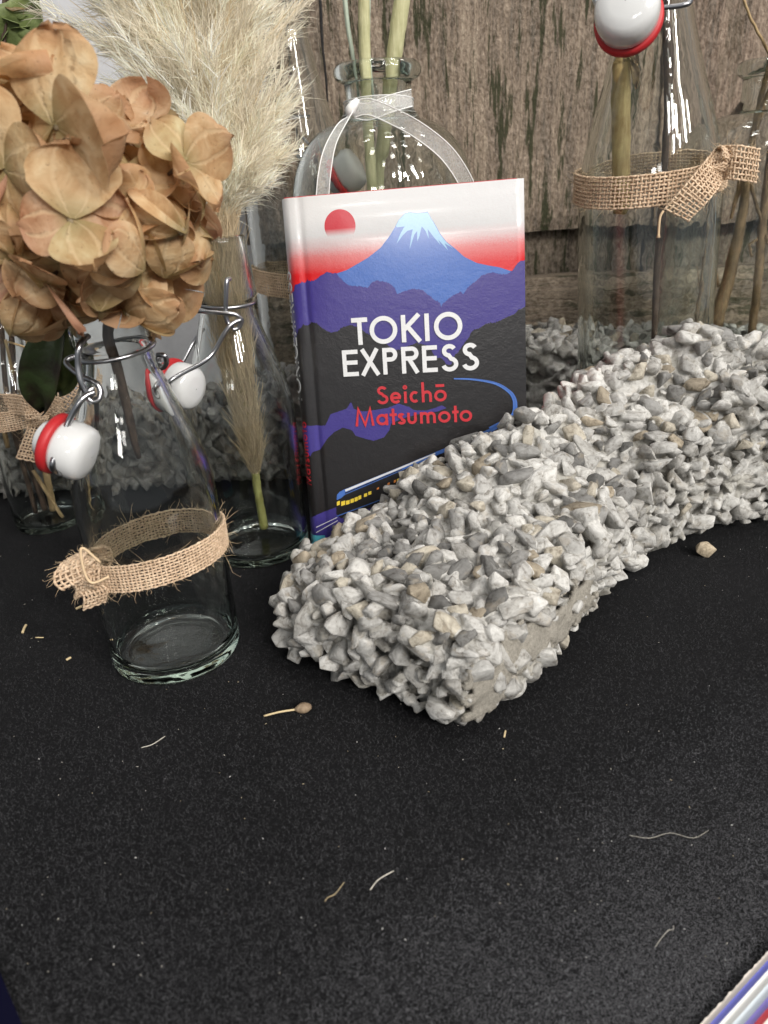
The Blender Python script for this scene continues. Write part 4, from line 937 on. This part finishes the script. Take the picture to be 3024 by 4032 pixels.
def petal(L_, Wd, r, bend, cup):
    nu, nv_ = 10, 12; V = []; F = []; UV = []; ph = r.uniform(0, 6); wav = r.uniform(.04, .12)*L_; tip = r.uniform(-.05, .10); fold = r.uniform(-.10, .18)
    for j in range(nv_+1):
        v = 1-(1-j/nv_)**1.35
        for i in range(nu+1):
            u = i/nu*2-1
            half = Wd*.5*(max(0., 1-((v-.6)/.4)**2)**.5 if v > .6 else (.05+.95*math.sin(PI/2*v/.6)**.85))+.0003
            a = abs(u); y = v*L_*(1-.05*a)+tip*L_*max(0, v-.6)*(1-a)**2; x = u*half
            rim = 1+.035*math.sin(5*u+ph)+.03*math.sin(11*u+2*ph); x *= rim if v > .5 else 1; y *= 1+(rim-1)*v
            z = bend*L_*v*v+cup*L_*a*a*v+wav*math.sin(3.2*u+ph)*v**2+.4*wav*math.sin(7*u+2*ph)*v**3-fold*L_*(1-a)**2*v*.35
            V.append((x, y, z)); UV.append((u*.5+.5, v))
    for j in range(nv_):
        for i in range(nu): q = j*(nu+1)+i; F.append((q, q+1, q+nu+2, q+nu+1))
    return np.array(V), F, UV
HC = P(355, 850, .296); HR = np.array([.0365, .036, .0370])
hyd = thing('dried_hydrangea', 'dried tan hydrangea head standing in the small front bottle', 'flower', (FX, FY, .03))
hr = random.Random(21)
def on_head(px, py):
    v = ray(px, py); o_ = (CAM-HC)/HR; d_ = v/HR; a = d_@d_; b = 2*(o_@d_); c = o_@o_-1; D_ = b*b-4*a*c
    if D_ < 0: t = -b/(2*a)
    else: t = (-b-math.sqrt(D_))/(2*a)
    return CAM+v*t
flor = []
seeds = [(285, 490, .027, 1.6), (665, 655, .022, .6), (268, 868, .023, .2), (105, 330, .025, 1.0), (470, 770, .018, .9), (640, 850, .021, .4), (500, 985, .021, .8), (380, 1170, .022, .1), (175, 1090, .022, .7), (20, 640, .024, .3), (30, 980, .022, 1.2), (480, 420, .021, .5), (770, 800, .020, 1.1), (650, 1060, .020, 0.), (250, 1250, .019, .6), (90, 1240, .019, .2), (-60, 420, .024, .9), (540, 590, .020, 1.3), (790, 930, .018, .3), (560, 1180, .019, 1.1)]
for (x, y, L_, rot) in seeds: flor.append((on_head(x, y+25), L_*.98, rot))
ga = PI*(3-math.sqrt(5))
for i in range(80):
    z = 1-2*(i+.5)/80; rr_ = math.sqrt(1-z*z); d_ = np.array([rr_*math.cos(ga*i), rr_*math.sin(ga*i), z]); p = HC+d_*HR*.97
    if d_[2] < -.80: continue
    if min(np.linalg.norm(p-q[0]) for q in flor) > .0200 and d_[2] < .80: flor.append((p, hr.uniform(.019, .024), hr.uniform(0, 1.5)))
inner = []
for i in range(34):
    z = 1-2*(i+.5)/34; rr_ = math.sqrt(1-z*z); d_ = np.array([rr_*math.cos(ga*i+1), rr_*math.sin(ga*i+1), z])
    if d_[1] < .5 and d_[2] > -.85: inner.append((HC+d_*HR*.70, hr.uniform(.017, .021), hr.uniform(0, 1.5)))
flor += inner
for fi, (p, L_, rot) in enumerate(flor):
    nn = unit((p-HC)/HR**1.5); nn = unit(nn+np.array([hr.gauss(0, .38), hr.gauss(0, .28)-.05, hr.gauss(0, .38)]))
    t1 = unit(np.cross(nn, [.1, .2, .97])); t2 = np.cross(nn, t1); lift = hr.uniform(-.004, .008) if fi else .007
    if fi in (4, 11, 17): lift = -.008
    c = p+nn*lift
    droop = fi in (5, 6, 7, 13, 14, 15, 18, 19)
    st_ = stem('pedicel', [HC+(p-HC)*.35, HC+(p-HC)*.7+np.array([0, 0, -.002]), c-nn*.0008], [.0011, .0008, .0007], M_dstem, hyd, 6, 4)
    V, F = lathe([(.0003, .0016), (.0012, .0013), (.0016, .0004), (.0011, -.0006)], 10); mesh('floret_eye', np.array([c+q[0]*t1+q[1]*t2+q[2]*nn for q in V]), F, M_calyx, hyd)
    a0 = rot+hr.uniform(-.1, .1)
    for k in range(4):
        a = a0+k*PI/2+hr.uniform(-.16, .16); l = L_*hr.uniform(.70, 1.15); V, F, UV = petal(l, l*hr.uniform(1.0, 1.22), hr, (-hr.uniform(.25, .65) if droop else hr.uniform(-.30, .30)), (-hr.uniform(.1, .4) if droop else hr.uniform(-.22, .38)))
        d1 = math.cos(a)*t1+math.sin(a)*t2; d2 = np.cross(nn, d1); zo = .0006+.0005*k; pt = hr.gauss(0, .30)+(-.35 if droop else .05); n2_ = unit(nn*math.cos(pt)-d1*math.sin(pt)); d1 = unit(d1*math.cos(pt)+nn*math.sin(pt)); tw_ = hr.gauss(0, .22); d2, n2_ = d2*math.cos(tw_)+n2_*math.sin(tw_), n2_*math.cos(tw_)-d2*math.sin(tw_)
        mesh('petal', np.array([c+nn*zo+q[1]*d1+q[0]*d2+q[2]*n2_ for q in V]), F, M_petal, hyd, uv=UV)
stem('stem', [HC, HC+np.array([0, .004, -.03]), P(425, 1320, FY-.006), P(455, 1420, FY-.004), P(490, 1560, FY-.001), P(530, 1740, FY+.006), P(545, 1800, FY+.010)], [.0022, .0022, .0021, .0021, .002, .0017, .0012], M_dstem, hyd, 10, 8)
# dark green leaf hanging under the head
def leaf_mat(name, c0, c1):
    m, nt, p, out = mat(name); v = coord(nt); n = noise_n(nt, v, 70, 5, .6); r = ramp(nt, n, [(.38, c0), (.62, c1)]); nt.links.new(r.outputs[0], p.inputs['Base Color']); p.inputs['Roughness'].default_value = .5
    nt.links.new(bump(nt, n, .6, .002), p.inputs['Normal']); return m
M_leafd = leaf_mat('dark_leaf', (.028, .020, .012), (.05, .075, .025)); M_leafg = leaf_mat('green_leaf', (.10, .13, .04), (.27, .33, .12)); M_leafb = leaf_mat('brown_leaf', (.15, .09, .04), (.30, .22, .10))
def leaf(name, base, tip_, width, up, m, parent, curl=.2, seed=0, rag=0.):
    base = np.array(base, float); tip_ = np.array(tip_, float); d = tip_-base; L_ = np.linalg.norm(d); d = d/L_; s = unit(np.cross(d, up)); n_ = np.cross(s, d); V = []; F = []
    for j in range(13):
        v = j/12; hw = width*.5*math.sin(PI*min(1, v**.8*.97+.02))**.8
        for i in range(7):
            u = i/3-1; e = 1+rag*noise.noise(Vector((u*2, v*7, seed)))
            V.append(base+d*L_*v+s*hw*u*e+n_*(curl*width*(u*u)*.8+.18*L_*math.sin(PI*v)+.06*width*math.sin(9*v+4*u+seed)))
    for j in range(12):
        for i in range(6): a = j*7+i; F.append((a, a+1, a+8, a+7))
    o = mesh(name, V, F, m, parent); md = o.modifiers.new('s', 'SOLIDIFY'); md.thickness = .0004; return o
leaf('leaf', P(245, 1250, .318), P(178, 1615, .335), .018, (0, -1, .2), M_leafd, hyd, .25, 3)
leaf('leaf', P(265, 1260, .326), P(228, 1540, .338), .014, (.5, -1, .1), M_leafg, hyd, .4, 5)

# pampas plume
def hair_mat():
    m, nt, p, out = mat('pampas_hair'); a = nd(nt, 'ShaderNodeVertexColor', layer_name='tint'); nt.links.new(a.outputs[0], p.inputs['Base Color']); p.inputs['Roughness'].default_value = .55; p.inputs['Specular IOR Level'].default_value = .35
    tl = nd(nt, 'ShaderNodeBsdfTranslucent'); nt.links.new(a.outputs[0], tl.inputs[0]); mx = nd(nt, 'ShaderNodeMixShader'); mx.inputs[0].default_value = .35
    nt.links.new(p.outputs[0], mx.inputs[1]); nt.links.new(tl.outputs[0], mx.inputs[2]); nt.links.new(mx.outputs[0], out.inputs['Surface']); return m
M_hair = hair_mat()
pam = thing('pampas_grass', 'fluffy cream pampas grass plume standing in a small swing-top bottle', 'dried grass', (PX, PY, .03))
pr_ = np.random.default_rng(5)
neck = np.array([PX, PY, .176])
AX = np.array(smooth_path([P(1040, 2075, PY+.004), P(1010, 1900, PY+.002), P(995, 1780, PY), np.array([PX+.001, PY, .12]), neck, P(885, 760, PY+.004), P(822, 420, PY+.014), P(735, 60, PY+.026), P(670, -250, PY+.04), P(630, -520, PY+.055)], 10))
stem('stalk', AX[:30:3], [.0026, .0026, .0024, .0020], M_gstem, pam, 10, 4)
stem('rachis', AX[26::4], [.0018, .0016, .0012, .0008], M_reed, pam, 8, 4)
def hairs(starts, dirs, lens, curl, wid, tint):
    """vectorised ribbons of 3 segments facing the camera"""
    n = len(starts); tt = np.array([0, .4, .75, 1.]); rv = pr_.normal(size=(n, 3)); rv -= dirs*(rv*dirs).sum(1)[:, None]; rv /= np.linalg.norm(rv, axis=1)[:, None]
    c = starts[:, None, :]+dirs[:, None, :]*(lens[:, None]*tt[None, :])[:, :, None]+rv[:, None, :]*(curl[:, None]*lens[:, None]*tt[None, :]**2)[:, :, None]
    view = CAM-starts; sd = np.cross(dirs, view); sd /= np.linalg.norm(sd, axis=1)[:, None]+1e-9
    sd = sd+pr_.normal(size=(n, 3))*.35
    wv = wid[:, None]*np.array([1., .9, .6, .12])[None, :]
    A = c-sd[:, None, :]*wv[:, :, None]; B = c+sd[:, None, :]*wv[:, :, None]
    V = np.stack([A, B], 2).reshape(n*8, 3); b = np.arange(n)*8
    F = np.concatenate([np.stack([b+2*k, b+2*k+1, b+2*k+3, b+2*k+2], 1) for k in range(3)]); C = np.repeat(tint, 8, axis=0)
    return V, F, C
axT = np.gradient(AX, axis=0); axT /= np.linalg.norm(axT, axis=1)[:, None]
i0 = 43; NT = 560; HV = []; HF = []; HCo = []; off = 0
for k in range(NT):
    t = (k+.5)/NT; i = i0+t*(len(AX)-1-i0-4); ia = int(i); fr = i-ia; base = AX[ia]*(1-fr)+AX[ia+1]*fr; T_ = axT[ia]
    # tuft leaves the axis upwards and outwards
    a = pr_.random()*2*PI; u = unit(np.cross(T_, [0, 1, .1])); v = np.cross(T_, u); out = math.cos(a)*u+math.sin(a)*v*.8
    spread = (.28+.80*min(1, t*2.0))*pr_.uniform(.15, 1.15); td = unit(T_+out*spread); tl_ = pr_.uniform(.038, .092)*(.55+.75*min(1, t*2.2))
    n = 150; q = pr_.random(n)**.8
    st_ = base+td[None, :]*(q*tl_*.92)[:, None]+out[None, :]*(.010*q**2)[:, None]+np.array([0, 0, -1.])*(.008*q**2)[:, None]+pr_.normal(size=(n, 3))*.0012
    dd = td[None, :]+pr_.normal(size=(n, 3))*.32+out[None, :]*(.15+.25*q)[:, None]; dd /= np.linalg.norm(dd, axis=1)[:, None]
    ln = pr_.uniform(.008, .020, n)*(1-.3*q); g = pr_.uniform(.75, 1.12)*pr_.uniform(.8, 1.15, n)
    # outer, right-hand tufts are paler than the inner ones
    tint = np.stack([.98*g, .895*g, .725*g, np.ones(n)], 1); tint[:, :3] = np.clip(tint[:, :3], 0, .92)
    V, F, C = hairs(st_, dd, ln, pr_.uniform(-.9, .9, n), pr_.uniform(.00008, .00017, n), tint)
    HV.append(V); HF.append(F+off); HCo.append(C); off += len(V)
    # the tuft's own stalk
    V, F, C = hairs(np.array([base]), np.array([td]), np.array([tl_*1.05]), np.array([.12]), np.array([.00028]), np.array([[.62, .50, .32, 1.]])); HV.append(V); HF.append(F+off); HCo.append(C); off += len(V)
tag(mesh('plume', np.concatenate(HV), np.concatenate(HF), M_hair, pam, smooth=True, colors=np.concatenate(HCo)), kind='stuff')
# squeezed part of the plume inside the bottle
n = 5200; q = pr_.random(n); i = 14+q*(i0+1-14); ia = i.astype(int); base = AX[ia]; T_ = axT[ia]; wd_ = .0028+.0085*np.clip((q-.02)/.6, 0, 1)*np.clip((1.12-q)/.25, .75, 1)
a = pr_.random(n)*2*PI; rr_ = np.sqrt(pr_.random(n))*wd_; st_ = base+np.stack([np.cos(a)*rr_, np.sin(a)*rr_, np.zeros(n)], 1)
dd = T_+pr_.normal(size=(n, 3))*.16; dd /= np.linalg.norm(dd, axis=1)[:, None]; g = pr_.uniform(.65, 1.1, n); dk = .75+.25*q
V, F, C = hairs(st_, dd, pr_.uniform(.010, .024, n), pr_.uniform(-.3, .3, n), pr_.uniform(.00010, .0002, n), np.stack([.70*g*dk, .57*g*dk, .38*g*dk, np.ones(n)], 1))
tag(mesh('plume_base', V, F, M_hair, pam, colors=C), kind='stuff')

# reeds in the round-shouldered bottle
reed = thing('reed_stems', 'pale green reed stalks and thin blades in the round-shouldered bottle', 'dried stems', (RX, RY, .012))
stem('stalk', [P(1432, -60, RY), P(1436, 200, RY), P(1450, 520, RY-.004), P(1468, 800, RY-.010), np.array([RX-.01, RY-.01, .012])], [.0036, .0036, .0034, .0034, .0034], M_reed, reed, 12)
stem('stalk', [P(1592, -60, RY+.004), P(1555, 200, RY+.004), P(1512, 560, RY+.010), P(1490, 800, RY+.014), np.array([RX+.004, RY+.014, .012])], [.0052, .0050, .0046, .0046, .0046], M_reed, reed, 12)
for a, b, c in [((1352, -60), (1394, 255), .0013), ((1452, -60), (1455, 250), .0012)]:
    stem('blade', [P(*a, RY+.006), P((a[0]+b[0])/2-4, (a[1]+b[1])/2, RY+.006), P(*b, RY+.006), P(b[0]+30, 520, RY+.008)], [c*1.3, c*1.2, c, c*.6], M_blade, reed, 6)

# stems in the tall right bottle
def qp(px, py, dy=0.): return P(px, py, QY+dy)
qs = thing('dried_flower_stem', 'thick pale yellow cut stem inside the tall burlap bottle', 'dried stem', (QX, QY, .15))
stem('stalk', [qp(2470, -120, -.006), qp(2458, 200, -.008), qp(2454, 255, -.008), qp(2450, 320, -.010), qp(2448, 600, -.012), qp(2446, 800, -.012), qp(2440, 842, -.012)], [.0046, .0046, .0058, .0050, .0050, .0050, .0034], M_ystem, qs, 12, 10)
for a, b in [((2500, 190), (2512, 240)), ((2510, 235), (2504, 330))]: leaf('leaf', qp(a[0]-20, a[1], -.012), qp(b[0], b[1]+25, -.013), .004, (0, -1, 0), M_leafb, qs, .4, 2)
qd = thing('dried_flower_stem', 'thin dark twig inside the tall burlap bottle', 'dried stem', (QX+.01, QY, .08))
stem('stalk', [qp(2612, -120, .006), qp(2620, 60, .006), qp(2632, 200, .004), qp(2630, 420, .003), qp(2622, 560, .003), qp(2608, 820, .003), qp(2588, 1050, .002), qp(2575, 1350, .0)], [.0022, .0022, .0030, .0022, .0020, .0028, .0022, .002], M_dstem, qd, 10, 8)

# branches in the right-hand bottle
br = thing('dry_branches', 'dry brown branching stems in the greenish bottle', 'dried stems', (EX, EY, .012))
for pts, r in [([(3060, -80), (3030, 240), (2990, 420), (2945, 640), (2930, 800), (2880, 1050), (2815, 1290)], [.0012, .0015, .002, .0024, .0032, .0044, .005]), ([(3040, 330), (2960, 560), (2905, 760), (2880, 860)], [.0016, .0020, .0018, .001]),
               ([(3080, 300), (3030, 640), (3000, 900), (2985, 1100), (2960, 1310)], [.002, .0026, .003, .003, .003]), ([(2950, 700), (2985, 830), (3010, 900), (3024, 960)], [.0014, .0012, .001, .0008]), ([(2960, 1010), (2955, 960), (3010, 940), (3040, 990)], [.0009, .0011, .0011, .0009]),
               ([(2830, 1130), (2820, 1070), (2800, 1040)], [.0012, .001, .0007]), ([(2902, -70), (2960, 80), (3030, 220), (3080, 420)], [.0008, .0009, .0010, .0010])]:
    stem('branch', [P(x, y, EY-.015+.004*(i % 3)) for i, (x, y) in enumerate(pts)], r, M_bstem if r[0] > .00085 else M_tstem, br, 8, 8, .0008)

# straw stems and green foliage rising from the small bottle at the left
sp_ = thing('straw_bunch', 'dry straw stems and twigs standing in the small burlap bow bottle', 'dried stems', (LX, LY, .005))
stem('stalk', [np.array([LX+.003, LY, .008]), P(180, 1850, LY), P(155, 1600, LY), P(110, 1330, LY+.002), P(70, 1000, LY+.004)], [.0024, .0024, .002, .0018, .0016], M_tstem, sp_, 8)
for a, b, r in [((250, 2045), (130, 1850), .0013), ((20, 1335), (50, 1470), .0009), ((30, 1345), (110, 1370), .0007), ((0, 1620), (30, 1760), .0016)]:
    stem('stalk', [P(*a, LY-.006), P((a[0]+b[0])/2, (a[1]+b[1])/2, LY-.007), P(*b, LY-.006)], r, M_tstem, sp_, 7)
stem('stalk', [np.array([LX-.004, LY+.003, .008]), P(60, 1600, LY+.004), P(60, 900, LY+.02), P(100, 300, LY+.03), P(112, 60, LY+.03), P(116, -150, LY+.03)], [.0022, .002, .002, .0024, .0024, .0022], M_dstem, sp_, 8)
stem('stalk', [np.array([LX-.008, LY-.003, .008]), P(20, 1500, LY), P(8, 700, LY+.01), P(14, 200, LY+.02), P(20, -80, LY+.02)], [.0016, .0016, .0016, .0014, .0012], M_dstem, sp_, 8)
stem('stalk', [P(12, 250, LY+.02), P(20, 130, LY+.02), P(36, -20, LY+.02)], [.0012, .001, .0008], M_dstem, sp_, 6)
stem('stalk', [P(18, 40, LY+.02), P(40, 36, LY+.02), P(56, 34, LY+.02)], [.0006, .0006, .0005], M_dstem, sp_, 6)
for (a, b, w, m, sd) in [((110, 260), (150, -20), .030, M_leafg, 1), ((60, 200), (10, 60), .030, M_leafg, 2), ((100, 190), (40, 110), .026, M_leafg, 3), ((140, 170), (150, 60), .018, M_leafg, 4), ((55, 30), (100, 105), .014, M_leafb, 5), ((70, -30), (150, 40), .022, M_leafb, 6), ((150, 160), (195, 115), .014, M_leafb, 7), ((200, 190), (245, 130), .012, M_leafb, 8), ((40, 300), (10, 200), .026, M_leafg, 9), ((230, 240), (320, 205), .014, M_leafg, 10), ((10, 190), (0, 140), .010, M_leafb, 11), ((110, 310), (60, 250), .024, M_leafg, 12)]:
    leaf('leaf', P(*a, LY+.03), P(*b, LY+.026), w, (0, -1, .25), m, sp_, .35, sd, .35)
# ------------------------------------------------------------------ small things on the cloth
def zc_(x, y): return float(ridge(np.array(x), np.array(y)))
def g_(px, py, up=.0006):
    z = 0.
    for _ in range(12): p = gr(px, py, z); z = .5*z+.5*zc_(p[0], p[1])
    p[2] = zc_(p[0], p[1])+up; return p
pod = thing('seed_pod', 'dry brown seed pod on a short stalk lying before the gravel lump', 'seed pod', gr(1150, 2812))
a, b, c = g_(1040, 2825, .0008), g_(1162, 2810, .0022), g_(1228, 2800, .0026)
M_pod = stem_mat('pod_skin', (.12, .08, .05), (.32, .24, .16))
mesh('stalk', *tube(smooth_path([a, (a+b)/2+np.array([0, 0, .0004]), b], 5), .00045, 6), M_straw, pod)
t = np.linspace(0, 1, 12); V, F = tube([b+(c-b)*q for q in t], [max(.0004, .0024*math.sin(PI*min(1, q*.86+.04))**.8) for q in t], 10)
mesh('pod', V, F, M_pod, pod)
for k in range(3):
    off = np.array([0, -.0012+.0012*k, .0014]); mesh('pod_rib', *tube([b+(c-b)*q+off*math.sin(PI*q)*1.1 for q in np.linspace(.05, 1.04, 9)], [.00025]*8+[.0001], 5), M_dstem, pod)
def bit(name, label, cat, pts, r, m, grp=None):
    V, F = tube(smooth_path([g_(x, y, r*.9) for x, y in pts], 5), r, 6); tag(mesh(name, V, F, m), label, cat, grp)
bit('lint_thread', 'curved white thread lying on the open felt before the seed pod', 'thread', [(1458, 3505), (1490, 3465), (1550, 3430)], .00016, M_lint)
bit('lint_thread', 'fine white hair curled on the felt beside the seed pod', 'thread', [(556, 2945), (600, 2932), (650, 2900)], .00014, M_lint)
bit('lint_thread', 'pale yellowish thread bent on the open felt', 'thread', [(1280, 3550), (1290, 3535), (1320, 3520), (1355, 3475)], .0001, M_straw)
bit('lint_thread', 'grey hair looping on the felt slope near the booklets', 'thread', [(2580, 3730), (2600, 3700), (2630, 3665), (2650, 3660), (2652, 3645)], .00009, M_lint)
bit('lint_thread', 'long fine grey hair lying on the felt fold', 'thread', [(2480, 3290), (2560, 3300), (2640, 3280), (2730, 3300), (2790, 3270)], .00006, M_lint)
bit('straw_bit', 'short tan straw bit beside the foot of the gravel lump', 'straw', [(1985, 2905), (1990, 2880)], .0004, M_straw)
bit('straw_bit', 'thin tan chaff left of the hydrangea bottle', 'straw', [(140, 2512), (172, 2512)], .0003, M_straw)
bit('straw_bit', 'pale seed husk beside the hydrangea bottle base', 'straw', [(262, 2602), (280, 2592)], .0006, M_straw)
bit('straw_bit', 'curled dry leaf crumb left of the burlap knot', 'straw', [(90, 2495), (98, 2475), (104, 2465)], .0007, M_straw)
bit('straw_bit', 'small tan leaf scrap under the burlap knot', 'straw', [(300, 2402), (322, 2392)], .0008, M_straw)
n = 230; mb = MB(); cr = random.Random(9)
while n:
    x, y = cr.uniform(-50, 3024), 2150+1700*cr.random()**1.5
    p = g_(x, y, .0003); n -= 1
    d = unit([cr.uniform(-1, 1), cr.uniform(-1, 1), 0])*cr.choice([.0002, .0003, .0004, .0008])*.55*(.55+.45*min(1, (4032-y)/1500)); cl_ = cr.choice([(.62, .58, .50), (.5, .42, .28), (.75, .73, .70)])
    mb.add(*tube([p-d, p+np.array([0, 0, .0001]), p+d], [.0001, cr.uniform(.00007, .00014), .0001], 4), cl_)
M_crumb = plain('crumb', (.6, .55, .46), .8); nt = M_crumb.node_tree; a_ = nd(nt, 'ShaderNodeVertexColor', layer_name='tint'); nt.links.new(a_.outputs[0], nt.nodes['Principled BSDF'].inputs['Base Color'])
fz = []; fr_ = np.random.default_rng(3); n = 26000; q = fr_.random((n, 2))*np.array([1900, 1500])+np.array([1250, 2700])  # pale fibres added past the fold to imitate brighter light on the felt
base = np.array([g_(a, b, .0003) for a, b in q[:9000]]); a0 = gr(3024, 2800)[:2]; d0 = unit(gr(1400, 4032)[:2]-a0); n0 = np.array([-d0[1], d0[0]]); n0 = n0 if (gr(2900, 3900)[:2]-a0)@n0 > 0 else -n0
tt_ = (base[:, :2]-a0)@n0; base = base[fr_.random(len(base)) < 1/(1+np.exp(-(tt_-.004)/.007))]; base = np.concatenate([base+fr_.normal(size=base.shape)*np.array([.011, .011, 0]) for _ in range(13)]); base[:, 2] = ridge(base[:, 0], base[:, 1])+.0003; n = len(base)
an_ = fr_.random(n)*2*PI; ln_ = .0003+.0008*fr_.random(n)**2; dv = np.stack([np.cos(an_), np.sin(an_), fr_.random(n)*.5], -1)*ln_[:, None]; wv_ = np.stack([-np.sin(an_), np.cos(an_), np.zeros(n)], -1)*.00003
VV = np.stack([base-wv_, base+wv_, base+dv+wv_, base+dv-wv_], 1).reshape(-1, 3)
tag(mesh('sheen_fibres', VV, np.arange(n*4).reshape(-1, 4), plain('grey_sheen_fibre', (.15, .15, .16), .9), smooth=False, origin=(0, 0, -.05)), 'fine grey fibres added to imitate brighter light on the felt beyond the fold', 'sheen_fibres', kind='stuff')
tag(mb.build('crumbs', M_crumb), 'pale dust specks and chaff strewn over the black felt', 'crumbs', kind='stuff')
# booklets lying at the near right corner, each pushed a little further back
M_pg = plain('page_paper', (.74, .73, .70), .8); M_bl = plain('blue_cover', (.13, .14, .52), .35); M_rd = plain('red_cover', (.62, .03, .05), .35); M_cr = plain('cream_cover', (.66, .60, .54), .6); M_lb = plain('pale_blue_paper', (.62, .68, .72), .6); M_vi = plain('violet_cover', (.22, .18, .55), .35); M_nv = plain('navy_cover', (.003, .003, .012), .95, 0, .05)
def flat_booklet(label, A, B, depth, z0, th, mc, mp, group=None, ragged=False):
    """A, B: ends of the far edge on the table; the booklet extends away from that edge to the near right"""
    A = np.array(A); B = np.array(B); d = unit(B-A); nn = np.array([d[1], -d[0], 0]); nn = nn if nn[1] < 0 else -nn
    root = thing('booklet', label, 'booklet', ((A+B)/2)*np.array([1, 1, 0])+np.array([0, 0, z0]), group)
    def slab(e0, e1, za, zb_, m, name, rag=0.):
        N_ = 170; V = []; F = []
        for i in range(N_+1):
            q = A+(B-A)*i/N_; e = e0+rag*noise.noise(Vector((i*.53, z0*900, 1)))
            ha, hb = zc_(*(q+nn*e)[:2]), zc_(*(q+nn*e1)[:2])
            V += [q+nn*e+[0, 0, za+ha], q+nn*e+[0, 0, zb_+ha], q+nn*e1+[0, 0, zb_+hb], q+nn*e1+[0, 0, za+hb]]
        for i in range(N_):
            for k in range(4): F.append((4*i+k, 4*i+(k+1) % 4, 4*i+4+(k+1) % 4, 4*i+4+k))
        F += [(0, 1, 2, 3), (4*N_+3, 4*N_+2, 4*N_+1, 4*N_)]
        mesh(name, V, F, m, root, smooth=False)
    slab(0, depth, z0, z0+.0005, mc, 'back_cover', .00035 if ragged else 0); slab(.0004, depth, z0+.0005, z0+th-.0005, mp, 'pages'); slab(0, depth, z0+th-.0005, z0+th, mc, 'front_cover', .00035 if ragged else 0)
zt = 0
for k, (off, th, mc, mp, lab) in enumerate([(0, .003, M_cr, M_pg, 'cream booklet with rough edge at the bottom of the near pile'), (.0022, .0016, M_bl, M_pg, 'blue booklet peeking out above the cream one in the pile'), (.0046, .0018, M_pg, M_pg, 'white booklet above the blue one in the pile'), (.0076, .0018, M_lb, M_pg, 'pale bluish booklet above the white one in the pile'), (.0105, .0018, M_vi, M_pg, 'violet booklet under the red one in the pile'), (.0128, .0016, M_rd, M_pg, 'red booklet just under the top of the pile'), (.0152, .0022, M_cr, M_pg, 'cream booklet on top of the near pile')]):
    A = g_(2735, 4080)*np.array([1, 1, 0]); B = g_(3120, 3660)*np.array([1, 1, 0]); d = unit(B-A); nn = np.array([d[1], -d[0], 0]); nn = nn if nn[1] < 0 else -nn
    flat_booklet(lab, A+nn*off*.85-d*.01, B+nn*off*.85+d*.05, .06, zt+.0008, th, mc, mp, 'booklets piled at the table corner', k in (0,)); zt += th+.0001
A = gr(-60, 3690); B = gr(150, 4180); d = unit(B-A)
flat_booklet('dark navy booklet lying flat at the near left corner', A*np.array([1, 1, 0]), B*np.array([1, 1, 0]), -.06 if False else .06, .0008, .003, M_nv, M_nv)
# pin in the wall
pn = thing('wall_pin', 'tiny black pin with white thread stuck in the grey wall', 'pin', P(155, 46, YW-.002))
V, F = lathe([(.0003, .0025), (.0022, .0018), (.0028, 0), (.0018, -.0014), (.0004, -.002)], 12); c = P(155, 46, YW-.0015); mesh('pin_head', np.array([c+np.array([q[0], -q[2], q[1]]) for q in V]), F, plain('black_pin', (.02, .02, .02), .4), pn)
mesh('thread', *tube([P(156, 54, YW-.0008), P(158, 85, YW-.0008)], .0007, 5), plain('white_thread', (.8, .8, .8), .6), pn)
